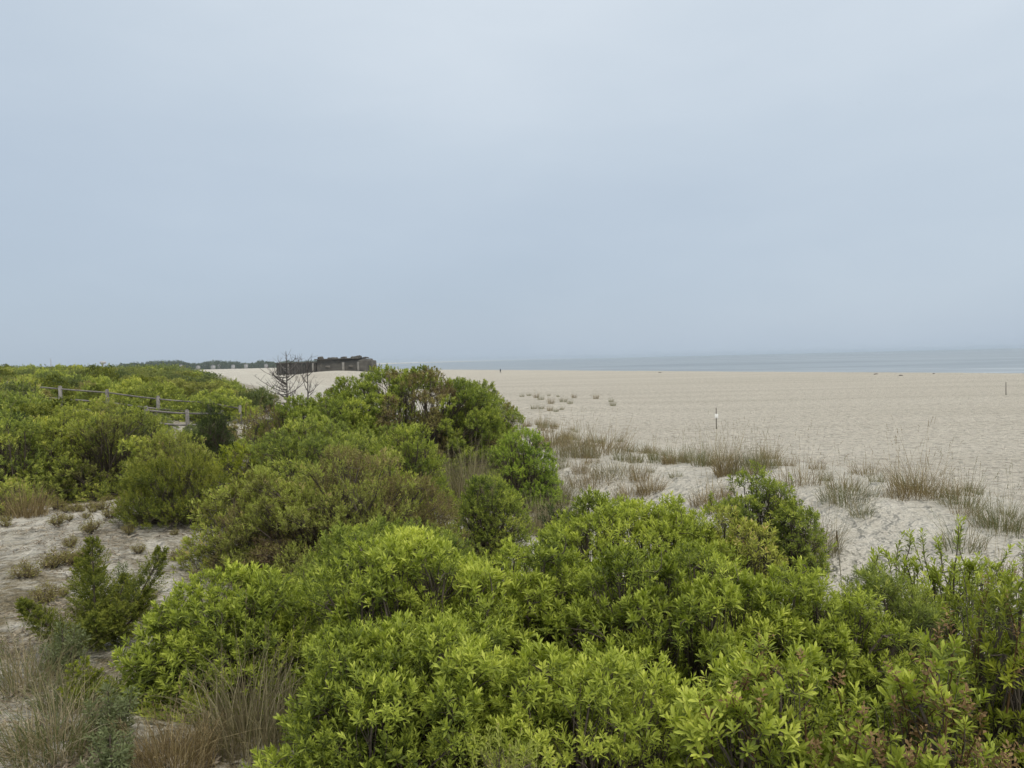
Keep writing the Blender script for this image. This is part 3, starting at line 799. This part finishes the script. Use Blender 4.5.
# tall solitary stalk on the sand hollow
def stalk():
    a = unproj(846, 590, 8.3); g = hz(a[0], a[1])
    b = unproj(845, 541, 8.3)
    t = thing('seed_stalk', 'single tall dry stalk with a dark seed head leaning over the sand hollow', 'stalk', (a[0], a[1], g))
    hh = b[2] - g
    pts = bez((0, 0, -.05), (-.09, 0, hh), (.02, 0, 0), 9)
    m = MB(); m.tube(pts, np.linspace(.006, .003, 9), 5, .5); m.build('stem', M['reed'], t)
    m = MB(); d = norm(pts[-1] - pts[-2]); m.tube(np.array([pts[-1] + d * x for x in (-.01, .02, .06, .10, .13)]), [.003, .008, .009, .006, .002], 6, .1); m.build('seed_head', M['brgrass'], t)
stalk()

# ------------------------------------------------------------------ dune grass on the foredune
protos = []
def crest_tuft(label, px, yb, wpx, h, seed, mat, n, seeds, tint=(0, 1), group=None, **kw):
    """stands where the line of sight through (px, yb) meets the ground"""
    lo = None
    for D in np.geomspace(7, 110, 500):
        p = unproj(px, yb, D)
        if p[2] <= hz(p[0], p[1]): lo = (p, D); break
    if lo is None: return None
    p, D = lo
    w = kw.pop('w', max(.004, .00045 * D))
    return grass('dune_grass_tuft', label, 'grass tuft', (p[0], p[1], hz(p[0], p[1])), n=int(n * 1.1), h=h * 1.25, spread=max(.06, wpx / 2 * D / F), mat=mat, seeds=seeds, seed=seed, tint=tint, group=group, w=w, **kw)

big = [
    ('wide brown grass tuft crowning the dune ridge before the beach stake', 600, 452, 66, .95, 'brgrass', 420, 26),
    ('greenish grass tuft on the ridge just under the sign stake', 676, 462, 58, .62, 'grass', 320, 14),
    ('dark reddish narrow grass tuft standing high on the ridge', 726, 474, 24, 1.0, 'brgrass', 240, 16),
    ('dense grey-green tuft on the ridge above the white hollow', 848, 502, 56, .62, 'grass', 340, 18),
    ('wind-bent brown tuft leaning seaward at the ridge edge', 916, 496, 50, .85, 'brgrass', 300, 26),
    ('long thin tuft trailing down the ridge at the frame edge', 1004, 532, 60, .7, 'grass', 330, 16),
    ('brown grass tuft planted below the ridge in the white gap', 650, 494, 26, .62, 'brgrass', 220, 10),
    ('dark brown tuft tucked against the airy bush', 704, 506, 28, .55, 'brgrass', 200, 8),
    ('brown grass tuft between the dome and the ridge', 551, 446, 42, .95, 'brgrass', 300, 20),
    ('mixed green and brown tuft next to the small ball bush', 556, 506, 54, .75, 'grass', 340, 18),
    ('short green tuft on the lip of the ridge', 764, 470, 30, .5, 'grass', 180, 10),
    ('grey grass tuft hiding the foot of the airy bush on the sand side', 812, 546, 30, .6, 'brgrass', 200, 8),
    ('thin tuft halfway along the falling ridge', 962, 508, 40, .6, 'grass', 220, 14),
    ('small dark tuft in the middle of the white sand face', 676, 478, 12, .28, 'grass', 80, 3),
    ('low tuft of grass on the white hollow below the grey-green one', 862, 516, 22, .4, 'grass', 110, 4),
    ('tall wispy brown tuft at the left end of the ridge by the ball bush', 572, 458, 46, 1.1, 'reed', 260, 26),
    ('airy straw tuft on the ridge with the beach stake above it', 706, 466, 30, .9, 'grass', 150, 18),
    ('spare wispy tuft rising from the ridge beside the reddish one', 748, 470, 40, .85, 'grass', 160, 20),
    ('pale wispy tuft on the open ridge before the grey-green tuft', 800, 486, 44, .8, 'brgrass', 150, 20),
    ('straw tuft filling the sandy slope under the wide brown one', 616, 476, 50, .6, 'reed', 260, 12),
    ('ragged tuft at the bottom of the white sand gap', 632, 500, 40, .6, 'brgrass', 220, 10),
    ('brown tuft pressed against the shaded side of the dense dark bush', 826, 556, 26, .75, 'reed', 220, 8),
    ('brown tuft behind the pale rounded bush', 524, 500, 40, .8, 'reed', 260, 14),
    ('tangled dry tuft spilling over the edge of the white gap', 590, 486, 44, .55, 'brgrass', 260, 10),
]
for i, (lb, px, yb, wp, h, mt, n, sd) in enumerate(big):
    crest_tuft(lb, px, yb, wp, h, 100 + i, mt, n, sd, tint=(0, .75) if mt == 'grass' else (0, .9), lean=.40, arch=.34, sh=1.55)

# tall brown grass stands under the dome
for i, (lb, px, D, wp, h, n) in enumerate([
    ('tall dry grass stand at the seaward foot of the huge dome', 466, 15.6, 46, 1.9, 900),
    ('rough dry grass standing in front of the ball bush', 534, 14.6, 46, .95, 520),
    ('dry grass thicket between the ball bush and the white gap', 562, 15.2, 56, .9, 620),
    ('tall dry grass stand between the dome and the ball bush', 486, 17.2, 34, 1.5, 480),
    ('tall dry grass under the shaded front of the dome', 432, 16.6, 36, 1.35, 340),
    ('pale dry grass stand behind the ball bush', 545, 18, 50, 1.25, 560),
    ('feathery brown grass stand at the rusty end of the dome', 512, 19.5, 46, 1.75, 520),
]):
    G(lb, px, D, wp, h, 140 + i, n=n, mat='reed', lean=.14, arch=.22, w=.009, seeds=30)

# smaller tufts: copies of four kinds
tp = []
for i, (mt, h, sp, n) in enumerate([('grass', .66, .26, 130), ('brgrass', .76, .22, 120), ('grass', .5, .18, 100), ('brgrass', .5, .28, 110)]):
    tp.append(grass('dune_grass_tuft', 'slender dune grass tuft growing on the sandy foredune ridge', 'grass tuft', (0, 0, 0), n=n, h=h, spread=sp, mat=mt, seeds=6, seed=160 + i, w=.008, lean=.3, arch=.3, sh=1.5, tint=(0, .8), group='small grass tufts along the foredune'))
used = [False] * 4
r_ = np.random.default_rng(5)
spots = []
for u in np.arange(2, 70, .55):
    for _ in range(2):
        dv = r_.normal(.2, 1.1)
        spots.append((u + r_.uniform(-.5, .5), float(crest_v(u)) + dv))
for _ in range(60):
    u = r_.uniform(7, 34); spots.append((u, float(crest_v(u)) - r_.uniform(1, 5)))
r_.shuffle(spots)


def put(k, x, y, s, lb, gp):
    z = hz(x, y) - .01
    rz = r_.uniform(0, 6.28)
    if not used[k]:
        used[k] = True; o = tp[k]; o.location = (x, y, z); o.rotation_euler = (0, 0, rz); o.scale = (s, s, s); o['label'] = lb; o['group'] = gp
    else:
        dup(tp[k], (x, y, z), rz, s, lb, gp)


def to_px(p):
    d = np.asarray(p) - EYE; w = d @ fwd
    return 512 + F * (d @ right) / w, 384 - F * (d @ up) / w


cnt = 0
for (u, v) in spots:
    x, y = (-.42 * u + .907 * v), (.907 * u + .42 * v)
    px, py = to_px((x, y, hz(x, y)))
    if not (440 < px < 1040) or cnt > 150: continue
    if 780 < px < 905 and py > 512: continue
    k = int(r_.integers(0, 4)); cnt += 1
    put(k, x, y, r_.uniform(.55, 1.15), 'slender dune grass tuft growing on the sandy foredune ridge', 'small grass tufts along the foredune')
for (px, py) in [(522, 397), (536, 398), (541, 400), (549, 396), (551, 404), (558, 397), (563, 402), (570, 404), (541, 409), (550, 411), (556, 412), (562, 410), (529, 396), (596, 399), (611, 402), (613, 406), (574, 398), (534, 409)]:
    for D in np.geomspace(30, 200, 500):
        p = unproj(px, py, D)
        if p[2] <= hz(p[0], p[1]): break
    put(int(r_.integers(0, 3)), p[0], p[1], r_.uniform(.9, 1.7), 'small isolated grass tuft on a low sand hump of the upper beach', 'isolated tufts on the upper beach')

# small sprouts over the littered sand patch
sp = cedar('sand_sprout', 'tiny dry sprout on the littered sand patch', (0, 0, 0), fan(.13, 5, .10, .035, 181), 'brownish', 181, step=.022, ll=.02, lw=.006, K=3, group='tiny sprouts on the littered sand')
sp['category'] = 'plant'
first = True
for _ in range(46):
    D = r_.uniform(7.6, 15.5); px = r_.uniform(10, 200) - 6 * (D - 8)
    p = unproj(max(px, 4), 500, D); z = hz(p[0], p[1]); s = r_.uniform(.6, 1.7)
    if first:
        sp.location = (p[0], p[1], z); sp.scale = (s, s, s); first = False
    else:
        dup(sp, (p[0], p[1], z), r_.uniform(0, 6), s, sp['label'], 'tiny sprouts on the littered sand')

# loose litter: twigs, dead leaves
def litter():
    mb = MB(); n = 42000
    D = r_.uniform(3.6, 15.5, n); px = r_.uniform(-30, 330, n)
    q = vnoise((px - 512) / F * D / .5, D / .7, 91) + .6 * vnoise((px - 512) / F * D / .16, D / .2, 92); kp = q > np.quantile(q, .45); D = D[kp]; px = px[kp]; n = len(D)
    X = (px - 512) / F * D; Y = D
    Z = H(X, Y) + .012
    a = r_.uniform(0, 6.28, n); ln = r_.uniform(.015, .13, n); w = r_.uniform(.003, .017, n)
    d = np.stack([np.cos(a), np.sin(a), r_.normal(0, .25, n)], 1); s = np.stack([-np.sin(a), np.cos(a), r_.normal(0, .3, n)], 1)
    c = np.stack([X, Y, Z], 1)
    V = np.stack([c - d * ln[:, None] / 2, c + s * w[:, None] / 2, c + d * ln[:, None] / 2, c - s * w[:, None] / 2], 1).reshape(-1, 3)
    mb.add(V, np.arange(n * 4).reshape(-1, 4), r_.uniform(0, 1, n))
    o = mb.build('plant_litter', M['litter']); o['kind'] = 'stuff'; o['label'] = 'loose dead leaves and twigs strewn on the sand'
litter()

# ------------------------------------------------------------------ thicket behind
kinds = []
for i, (lb, mt, h, rx, m2, f2) in enumerate([
    ('rounded mid-green bush in the thicket beyond the rail fence', 'far', 1.6, 1.7, None, 0),
    ('bright green spreading bush in the thicket beyond the rail fence', 'bay_mid', 1.4, 1.9, None, 0),
    ('olive twiggy bush in the thicket beyond the rail fence', 'olive', 1.3, 1.5, 'brownish', .3),
    ('dark dense bush in the thicket beyond the rail fence', 'cedar', 1.9, 1.3, None, 0),
    ('brown half-bare bush in the thicket beyond the rail fence', 'brownish', 1.2, 1.5, None, 0)]):
    kinds.append(shrub('thicket_bush', lb, 'shrub', (0, 0, 0), rx, rx * .9, h, mt, ll=.11, lw=.04, lr=.36, sd=34, K=9, lod=2, seed=200 + i, stems=3, sl=.16, mat2=m2, frac2=f2, inner=.15, twigs=False, group='bushes in the thicket beyond the fence', spires=6, spire_h=.25))
usedk = [False] * 5
LIM = lambda px: float(np.interp(px, [0, 100, 160, 185, 205, 230, 270, 290, 330], [363.5, 363.5, 365, 369, 374, 376.5, 381, 387, 394]))
pts = []
tries = 0
while len(pts) < 290 and tries < 30000:
    tries += 1
    D = 19 + (r_.random() ** 1.5) * 190
    px = r_.uniform(-60, 330)
    p = unproj(px, 400, D); x, y = p[0], p[1]
    u, v = uv_of(x, y)
    if v > crest_v(u) - 9 - .05 * D: continue
    if D < 24 and px > 200: continue
    if D < 42 and 150 < px < 200: continue               # sandy way along the fence
    if 27 < D < 41 and -5 < px < 250 and abs(D - 36) < 1.2: continue
    sep = 1.5 + D * .018
    if any((x - q[0]) ** 2 + (y - q[1]) ** 2 < sep * sep for q in pts): continue
    pts.append((x, y, D, px))
for (x, y, D, px) in pts:
    k = int(r_.choice(5, p=[.34, .27, .2, .1, .09])); s = r_.uniform(.7, 1.3) * (1 + max(0, D - 40) / 130)
    g = hz(x, y)
    # keep the fence in view: bushes before it stay low
    if D < 36 and 55 < px < 250: s *= .62
    if px > 225: s *= .7
    zs = s * r_.uniform(.8, 1.15)
    lim = LIM(px)
    if D < 36.5 and px > 30: lim = max(lim, float(np.interp(px, [0, 60, 107, 158, 209, 260], [386, 396, 401, 411, 416, 416])))
    while zs > .2 and to_px((x, y, g + zs * [1.8, 1.6, 1.5, 2.1, 1.4][k]))[1] < lim: zs *= .85
    if px > 195 and D > 45 and r_.random() < .6: k = 4
    loc = (x, y, g - .05); rz = r_.uniform(0, 6.28); sc = (s, s, zs)
    if not usedk[k]:
        usedk[k] = True; o = kinds[k]; o.location = loc; o.rotation_euler = (0, 0, rz); o.scale = sc
    else:
        dup(kinds[k], loc, rz, sc, kinds[k]['label'], kinds[k]['group'])

def far_thicket():
    global rng
    rng = np.random.default_rng(77)
    mb = MB(); n = 0
    for _ in range(2000):
        D = 165 * (900 / 165) ** rng.random(); px = rng.uniform(-70, 300)
        p = unproj(px, 370, D); x, y = p[0], p[1]; u, v = uv_of(x, y)
        if v > crest_v(u) - 8 - .03 * D: continue
        g = hz(x, y); R = rng.uniform(1.6, 4.2); hh = rng.uniform(1.0, 3.0) * (1 if v > -60 else 1.45)
        if to_px((x, y, g + hh))[1] < LIM(px): continue
        m = int(300 if D < 260 else 130)
        d = norm(rng.normal(0, 1, (m, 3))); d[:, 2] = np.abs(d[:, 2])
        P = d * np.array([R, R, hh]) * rng.uniform(.75, 1.08, (m, 1)) * (1 + .25 * np.sin(5 * d[:, :1] + 7 * d[:, 1:2])) + [x, y, g]
        s = .16 + D * .0008
        add_leaves(mb, leaves(P, d + [0, 0, .5], 2, np.full(m, s), s * 1.5, s * .8, lod=2, tint_base=np.full(m, rng.normal(.08, .26))))
    o = mb.build('dune_thicket', M['far']); o['kind'] = 'stuff'; o['label'] = 'far dune thicket merging into one green band'
far_thicket()

# bare shrub in front of the bunker
def bare_shrub(label, px, D, ytop, wpx, seed, n=16):
    global rng
    rng = np.random.default_rng(seed)
    loc, rx, ry, hh = place(px, D, ytop, wpx)
    t = thing('bare_shrub', label, 'shrub', loc)
    m = MB(); top = np.array([.05, 0, hh]); pts = bez((0, 0, -.1), top, (.05, 0, 0), 8); m.tube(pts, np.linspace(.055, .014, 8), 6, .2); m.build('trunk', M['greybark'], t)
    for i in range(n):
        f = rng.uniform(.06, .8); a = pts[0] * (1 - f) + pts[-1] * f
        az = rng.uniform(0, 6.28); L = rx * (1.05 - .75 * f) * rng.uniform(.7, 1.15)
        b = a + [math.cos(az) * L, math.sin(az) * L * .8, hh * (.12 + .22 * rng.random()) * (1.1 - f * .5)]
        bm = MB(); bp = bez(a, b, (0, 0, -.12 * hh * (1 - f)), 7); bm.tube(bp, np.linspace(.03, .008, 7), 4, rng.random())
        for _ in range(6):
            j = rng.integers(2, 7); e = bp[j] + rng.normal(0, .22, 3) * [1, 1, .6] + [0, 0, rng.uniform(.12, .4)]
            tw = bez(bp[j], e, rng.normal(0, .04, 3), 4); bm.tube(tw, [.011, .009, .007, .005], 3, rng.random())
            if rng.random() < .6:
                e2 = tw[2] + rng.normal(0, .14, 3) + [0, 0, .1]; bm.tube(bez(tw[2], e2, (0, 0, 0), 3), [.009, .007, .005], 3, rng.random())
        bm.build('branch', M['greybark'], t)
    return t
bare_shrub('leafless grey shrub with open branches standing before the bunker', 285, 44, 351, 74, 301, 34)
bare_shrub('smaller leafless shrub with two upright leaders beside the larger bare one', 306, 42, 360, 44, 302, 12)

# ------------------------------------------------------------------ rail fences
def fence(label, specs, post_h, seed, group=None, w=.12):
    """specs: list of (x, y, top z) of its posts"""
    r = np.random.default_rng(seed)
    p0 = specs[0]; base = (p0[0], p0[1], hz(p0[0], p0[1]))
    t = thing('rail_fence', label, 'fence', base)
    pr = None
    for (x, y, zt) in specs:
        m = MB(); g = hz(x, y); zb = min(g - .2, zt - post_h)
        c = np.array([x, y, 0]) - np.array([base[0], base[1], 0])
        m.box((c[0], c[1], (zb + zt) / 2 - base[2]), (w, w, zt - zb), r.uniform(.3, 1), r.uniform(-.2, .2), .008)
        # bevelled weathered cap
        m.box((c[0], c[1], zt - base[2] + .02), (w * .94, w * .94, .04), r.uniform(.5, 1), 0, 0, .5)
        m.build('post', M['wood'], t)
        if pr is not None:
            for dz in (.12, .60):
                m = MB()
                a = np.array([pr[0], pr[1], pr[2] - dz]) - base; b = np.array([x, y, zt - dz]) - base
                pts = bez(a, b, (0, 0, -.03 + r.normal(0, .02)), 7)
                m.tube(pts, np.array([.03, .04, .042, .042, .042, .04, .03]) * r.uniform(.9, 1.1), 6, r.uniform(.2, .8)); m.build('rail', M['wood'], t)
        pr = (x, y, zt)
    return t


ps = []
for (px, D, yt) in [(8, 37.5, 382), (60, 37, 386.5), (107, 36.5, 390), (158, 36, 396.5), (209, 36, 400), (240, 36.5, 406)]:
    q = unproj(px, yt, D); ps.append((q[0], q[1], q[2]))
fence('long weathered grey rail fence crossing the green thicket', ps, 1.35, 401, w=.13)
ps = []
for (px, D, yt) in [(146, 29.5, 407), (187, 30.5, 410.5), (222, 36, 411)]:
    q = unproj(px, yt, D); ps.append((q[0], q[1], q[2]))
fence('short low rail fence beside the sandy gap, lower than the long fence', ps, 1.1, 402, w=.13)

# ------------------------------------------------------------------ bunker
def bunker():
    x0, y0 = -84.5, 340.0
    g = hz(x0, y0 - 6)
    t = thing('bunker', 'ruined dark concrete bunker half buried in the beach sand', 'bunker', (x0, y0, g))
    r = np.random.default_rng(9)
    zl, zr = 5.75 - g, 7.0 - g
    m = MB(); m.box((-11.5, 0, zl / 2 - 1), (17.5, 15, zl + 2), .35, 0, .5); m.build('low_wing', M['concrete'], t, bevel=.25)
    m = MB(); m.box((8.6, 1, zr / 2 - 1), (22.6, 17, zr + 2), .4, 0, .7); m.build('main_block', M['concrete'], t, bevel=.35)
    m = MB(); m.box((-11.6, -.2, zl + .25), (18.4, 16, .5), .5, 0, .12); m.build('roof_slab', M['concrete'], t, bevel=.1)
    m = MB(); m.box((6.6, .6, zr + .3), (19.6, 18.6, .6), .35, 0, .2); m.build('roof_slab', M['concrete'], t, bevel=.15)
    for (x, w, tn) in ((-3.9, .6, .8), (-14.8, .5, .7), (16.2, .7, .8), (9.6, 1.0, .8)):
        m = MB(); m.box((x, -8.3, zl / 2 - .5), (w, .9, zl + 1), tn, 0, .05); m.build('buttress', M['concrete'], t)
    for x in np.arange(-19.5, -4.6, 1.05):
        m = MB(); m.tube([(x, -8.0, -1), (x + r.normal(0, .06), -8.0, zl * r.uniform(.8, .98))], [.26, .22], 7, r.uniform(0, .5)); m.build('piling', M['concrete'], t)
    for (x, w) in ((2.5, 2.2), (12.8, 1.8)):
        m = MB(); m.box((x, -7.6, zr * .52), (w, .5, 1.1), 0); m.build('embrasure', M['stake'], t)
    m = MB(); m.box((20.4, 1, zr * .42 - .5), (3.4, 14, zr * .84 + 1), .4, 0, .9); m.build('end_buttress', M['concrete'], t, bevel=.4)
    for (x, w, h) in ((-1.4, 2.4, 1.5), (4, 4.5, .8), (9.3, 2.2, 1.0), (13.6, 4.0, 1.2), (15.4, 2.2, 1.7), (18.6, 2.2, .6)):
        m = MB()
        for _ in range(7):
            m.box((x + r.normal(0, w * .22), r.normal(-3, 1.5), zr + .55 + h * .25), (w * r.uniform(.3, .6), r.uniform(.8, 2), h * r.uniform(.5, 1)), r.uniform(0, .5), r.uniform(0, 3), .15, .7)
        m.build('roof_rubble', M['concrete'], t)
bunker()

# ------------------------------------------------------------------ stakes on the beach
def ground_hit(px, py, d0=20, d1=900):
    for D in np.geomspace(d0, d1, 1500):
        p = unproj(px, py, D)
        if p[2] <= hz(p[0], p[1]): return p, D
    return p, D


def stake(label, px, yb, yt, board, lean=0):
    p, D = ground_hit(px, yb); g = hz(p[0], p[1]); hh = (yb - yt) / F * D
    t = thing('beach_stake', label, 'stake', (p[0], p[1], g))
    m = MB(); m.box((0, 0, hh / 2 - .2), (.062, .055, hh + .4), .4, .1, .006); m.build('post', M['stake'], t)
    m = MB(); m.box((0, 0, hh + .03), (.058, .05, .06), .7, .1, .003, .5); m.build('post_tip', M['stake'], t)
    if board:
        m = MB(); m.box((0, -.055, hh - .52), (.23, .02, .30), .8, .06); m.build('sign_board', M['sign'], t, bevel=.006)
        for z in (hh - .42, hh - .62):
            m = MB(); m.tube([(0, -.072, z), (0, -.066, z)], [.014, .014], 6, .3); m.build('bolt', M['stake'], t)
    return t
stake('dark wooden stake with a small white notice board on the open beach', 716.5, 429.5, 408.5, True)
stake('thin bare stake far down the beach near the water', 1006, 395, 382.5, False)

# driftwood by the water line
for i, (lb, px, py, w) in enumerate([
    ('dark driftwood log at the berm edge, longest of the pieces by the water', 876, 373.6, 8), ('low driftwood piece just seaward of the longest log', 901, 375, 8), ('small dark driftwood lump at the berm by the water', 934, 373.2, 4), ('short dark driftwood by the water above the notice stake', 660, 371.8, 6)]):
    p, D = ground_hit(px, py + 1.2, 60, 500); L = .55 * w * D / F
    t = thing('driftwood', lb, 'driftwood', (p[0], p[1], hz(p[0], p[1])), r_.uniform(-.3, .3))
    m = MB(); m.tube(bez((-L / 2, 0, .1), (L / 2, 0, .16), (0, .2, .12), 7), [.05, .08, .09, .09, .08, .06, .03], 7, .1); m.build('log', M['greybark'], t)

# ------------------------------------------------------------------ person on the far sand
def person():
    p, D = ground_hit(500.5, 373.2, 100, 600)
    t = thing('person', 'tiny person in dark clothes walking on the far beach', 'person', (p[0], p[1], hz(p[0], p[1])), .5)
    J = {'pel': (0, 0, .95), 'ch': (0, .01, 1.28), 'nk': (0, .01, 1.48), 'hd': (0, .03, 1.60), 'ht': (0, .03, 1.74),
         'ls': (-.19, 0, 1.42), 'le': (-.25, -.06, 1.15), 'lw': (-.25, .06, .92), 'lh': (-.25, .09, .83), 'rs': (.19, 0, 1.42), 're': (.25, .06, 1.15), 'rw': (.24, .20, .95), 'rh': (.24, .24, .87),
         'lp': (-.10, 0, .90), 'lk': (-.11, .16, .50), 'la': (-.11, .10, .09), 'lt': (-.11, .27, .04), 'rp': (.10, 0, .90), 'rk': (.11, -.04, .50), 'ra': (.11, -.24, .12), 'rt': (.11, -.10, .03)}
    R = {'pel': .14, 'ch': .15, 'nk': .06, 'hd': .10, 'ht': .075, 'ls': .07, 'le': .05, 'lw': .035, 'lh': .04, 'rs': .07, 're': .05, 'rw': .035, 'rh': .04, 'lp': .10, 'lk': .07, 'la': .045, 'lt': .035, 'rp': .10, 'rk': .07, 'ra': .045, 'rt': .035}
    E = [('pel', 'ch'), ('ch', 'nk'), ('nk', 'hd'), ('hd', 'ht'), ('ch', 'ls'), ('ls', 'le'), ('le', 'lw'), ('lw', 'lh'), ('ch', 'rs'), ('rs', 're'), ('re', 'rw'), ('rw', 'rh'), ('pel', 'lp'), ('lp', 'lk'), ('lk', 'la'), ('la', 'lt'), ('pel', 'rp'), ('rp', 'rk'), ('rk', 'ra'), ('ra', 'rt')]
    ks = list(J); me = bpy.data.meshes.new('person_body'); me.from_pydata([J[k] for k in ks], [(ks.index(a), ks.index(b)) for a, b in E], [])
    o = link('body', me, M['cloth'], t)
    sm = o.modifiers.new('skin', 'SKIN')
    if not me.skin_vertices: me.skin_vertices.new(name='')
    for k, sv in zip(ks, me.skin_vertices[0].data): sv.radius = (R[k], R[k]); sv.use_root = (k == 'pel')
    s = o.modifiers.new('sub', 'SUBSURF'); s.levels = 2; s.render_levels = 2
    m = MB(); m.tube([(0, .0, 1.60), (0, .0, 1.68), (0, .02, 1.74), (0, .03, 1.785)], [.105, .125, .10, .03], 10, .3); m.build('hair', M['hair'], t, smooth=True)
person()

# ------------------------------------------------------------------ gull in the sky
def gull():
    p = unproj(860, 103, 340)
    t = thing('gull', 'tiny grey gull gliding high in the overcast sky', 'bird', tuple(p), .4)
    m = MB(); m.tube([(0, -.22, 0), (0, -.16, 0), (0, 0, .0), (0, .14, .02), (0, .21, .04), (0, .25, .03)], [.01, .05, .075, .06, .04, .01], 8, .4)
    for s in (-1, 1):
        pr = np.array([[0, .10, .03], [s * .28, .14, .14], [s * .62, .04, .10], [s * .60, .0, .10], [s * .28, -.02, .13], [0, -.06, .03]])
        V = np.concatenate([pr, pr - [0, 0, .02]]); f = [[0, 1, 4, 5], [1, 2, 3, 4], [6, 11, 10, 7], [7, 10, 9, 8], [0, 6, 7, 1], [1, 7, 8, 2], [2, 8, 9, 3], [3, 9, 10, 4], [4, 10, 11, 5]]
        m.add(V, f, .3)
    m.build('body', M['feather'], t, smooth=True)
    m = MB(); m.box((0, -.28, 0), (.12, .14, .012), .8); m.build('tail', M['feather'], t)
gull()

# ------------------------------------------------------------------ distant town behind the far beach
def wood():
    global rng
    rng = np.random.default_rng(31)
    mb = MB()
    for i in range(900):
        px = rng.uniform(120, 318); D = rng.uniform(1450, 1750)
        p = unproj(px, 365, D); x, y = p[0], p[1]; g = max(hz(x, y), -.5)
        hh = rng.uniform(9, 16) * (1 - .2 * (px > 240)) * (.8 + .5 * max(0, float(vnoise(px / 9, 0, 2)) + .3)); R = rng.uniform(3, 7)
        m = 70
        d = norm(rng.normal(0, 1, (m, 3))); d[:, 2] = np.abs(d[:, 2])
        P = d * np.array([R, R, hh]) * rng.uniform(.6, 1.05, (m, 1)) + [x, y, g]
        add_leaves(mb, leaves(P, d + [0, 0, .4], 2, np.full(m, 1.2), 2.4, 1.5, lod=2, tint_base=np.full(m, rng.normal(0, .15))))
    o = mb.build('distant_wood', M['dark']); o['kind'] = 'stuff'; o['label'] = 'hazy wood along the far end of the beach'
wood()


def house(label, px, D, w, h, dpt, seed, white=1.0, base=2.5):
    r = np.random.default_rng(seed)
    p = unproj(px, 364, D); x, y = p[0], p[1]; g = max(hz(x, y), 0) + base
    t = thing('beach_house', label, 'house', (x, y, g), r.uniform(-.3, .3), 'houses in the hazy far town')
    m = MB(); m.box((0, 0, h / 2 - base / 2), (w, dpt, h + base), white); m.build('wall', M['house'], t)
    m = MB(); rh = w * .28
    V = [(-w * .54, -dpt * .54, h), (w * .54, -dpt * .54, h), (w * .54, dpt * .54, h), (-w * .54, dpt * .54, h), (0, -dpt * .54, h + rh), (0, dpt * .54, h + rh)]
    m.add(V, [[0, 1, 4], [2, 3, 5]], .3)
    m.add(V, [[1, 2, 5, 4], [3, 0, 4, 5], [3, 2, 1, 0]], .6)
    m.build('roof', M['roof'], t)
    for i in (-1, 1):
        for z in (h * .3, h * .72):
            m = MB(); m.box((i * w * .24, -dpt / 2 - .04, z), (w * .18, .08, h * .2), .4); m.build('window', M['glass'], t)
for i, (px, D, w, h) in enumerate([(163, 1440, 8, 6), (181, 1430, 9, 7), (198, 1420, 8, 6), (204, 1470, 7, 9), (213, 1415, 9, 6), (219, 1460, 8, 8), (233, 1410, 8, 6), (246, 1420, 8, 7), (251, 1460, 10, 8), (266, 1410, 8, 6)]):
    house('small pale house with gabled roof in the hazy far town', px, D + 20, w * .55, h * .75, 7, 500 + i, .35 - .1 * (i % 3))


def dome_tower():
    p = unproj(103, 364, 1250); g = hz(p[0], p[1])
    t = thing('white_tower', 'white flat-domed water tank above the far thicket', 'tower', (p[0], p[1], g))
    top = unproj(103, 361.2, 1250)[2] - g
    m = MB(); m.tube([(0, 0, -1), (0, 0, top - 4)], [1.2, 1.2], 10, .9); m.build('column', M['house'], t)
    m = MB(); m.tube([(0, 0, top - 5), (0, 0, top - 3.8), (0, 0, top - 1), (0, 0, top - .2), (0, 0, top)], [1.6, 4.6, 4.9, 3.6, .5], 20, .4); m.build('tank', M['house'], t, smooth=True)
dome_tower()
p = unproj(51, 364, 900); g = hz(p[0], p[1])
t = thing('lattice_mast', 'faint thin mast standing behind the far thicket', 'mast', (p[0], p[1], g))
hh = unproj(51, 358.5, 900)[2] - g
for a in (0, 2.1, 4.2):
    m = MB(); m.tube([(math.cos(a) * .9, math.sin(a) * .9, -.5), (math.cos(a) * .25, math.sin(a) * .25, hh)], [.12, .08], 5, .6); m.build('leg', M['house'], t)
m = MB()
for k in range(14):
    z = hh * k / 14; rr = .9 - .65 * k / 14; z2 = hh * (k + 1) / 14; r2 = .9 - .65 * (k + 1) / 14
    for a in (0, 2.1, 4.2):
        m.tube([(math.cos(a) * rr, math.sin(a) * rr, z), (math.cos(a + 2.1) * r2, math.sin(a + 2.1) * r2, z2)], [.05, .05], 4, .5)
m.build('brace_lattice', M['house'], t)

# ------------------------------------------------------------------ render settings
SC.render.engine = 'CYCLES'
SC.view_settings.view_transform = 'Standard'
SC.view_settings.look = 'None'
SC.view_settings.gamma = 1
SC.view_settings.exposure = .15
SC.view_settings.use_curve_mapping = False
SC.cycles.max_bounces = 6
SC.cycles.diffuse_bounces = 4
SC.cycles.transmission_bounces = 3
SC.cycles.volume_bounces = 1
SC.cycles.use_denoising = True
SC.cycles.use_adaptive_sampling = True
SC.cycles.adaptive_threshold = .02
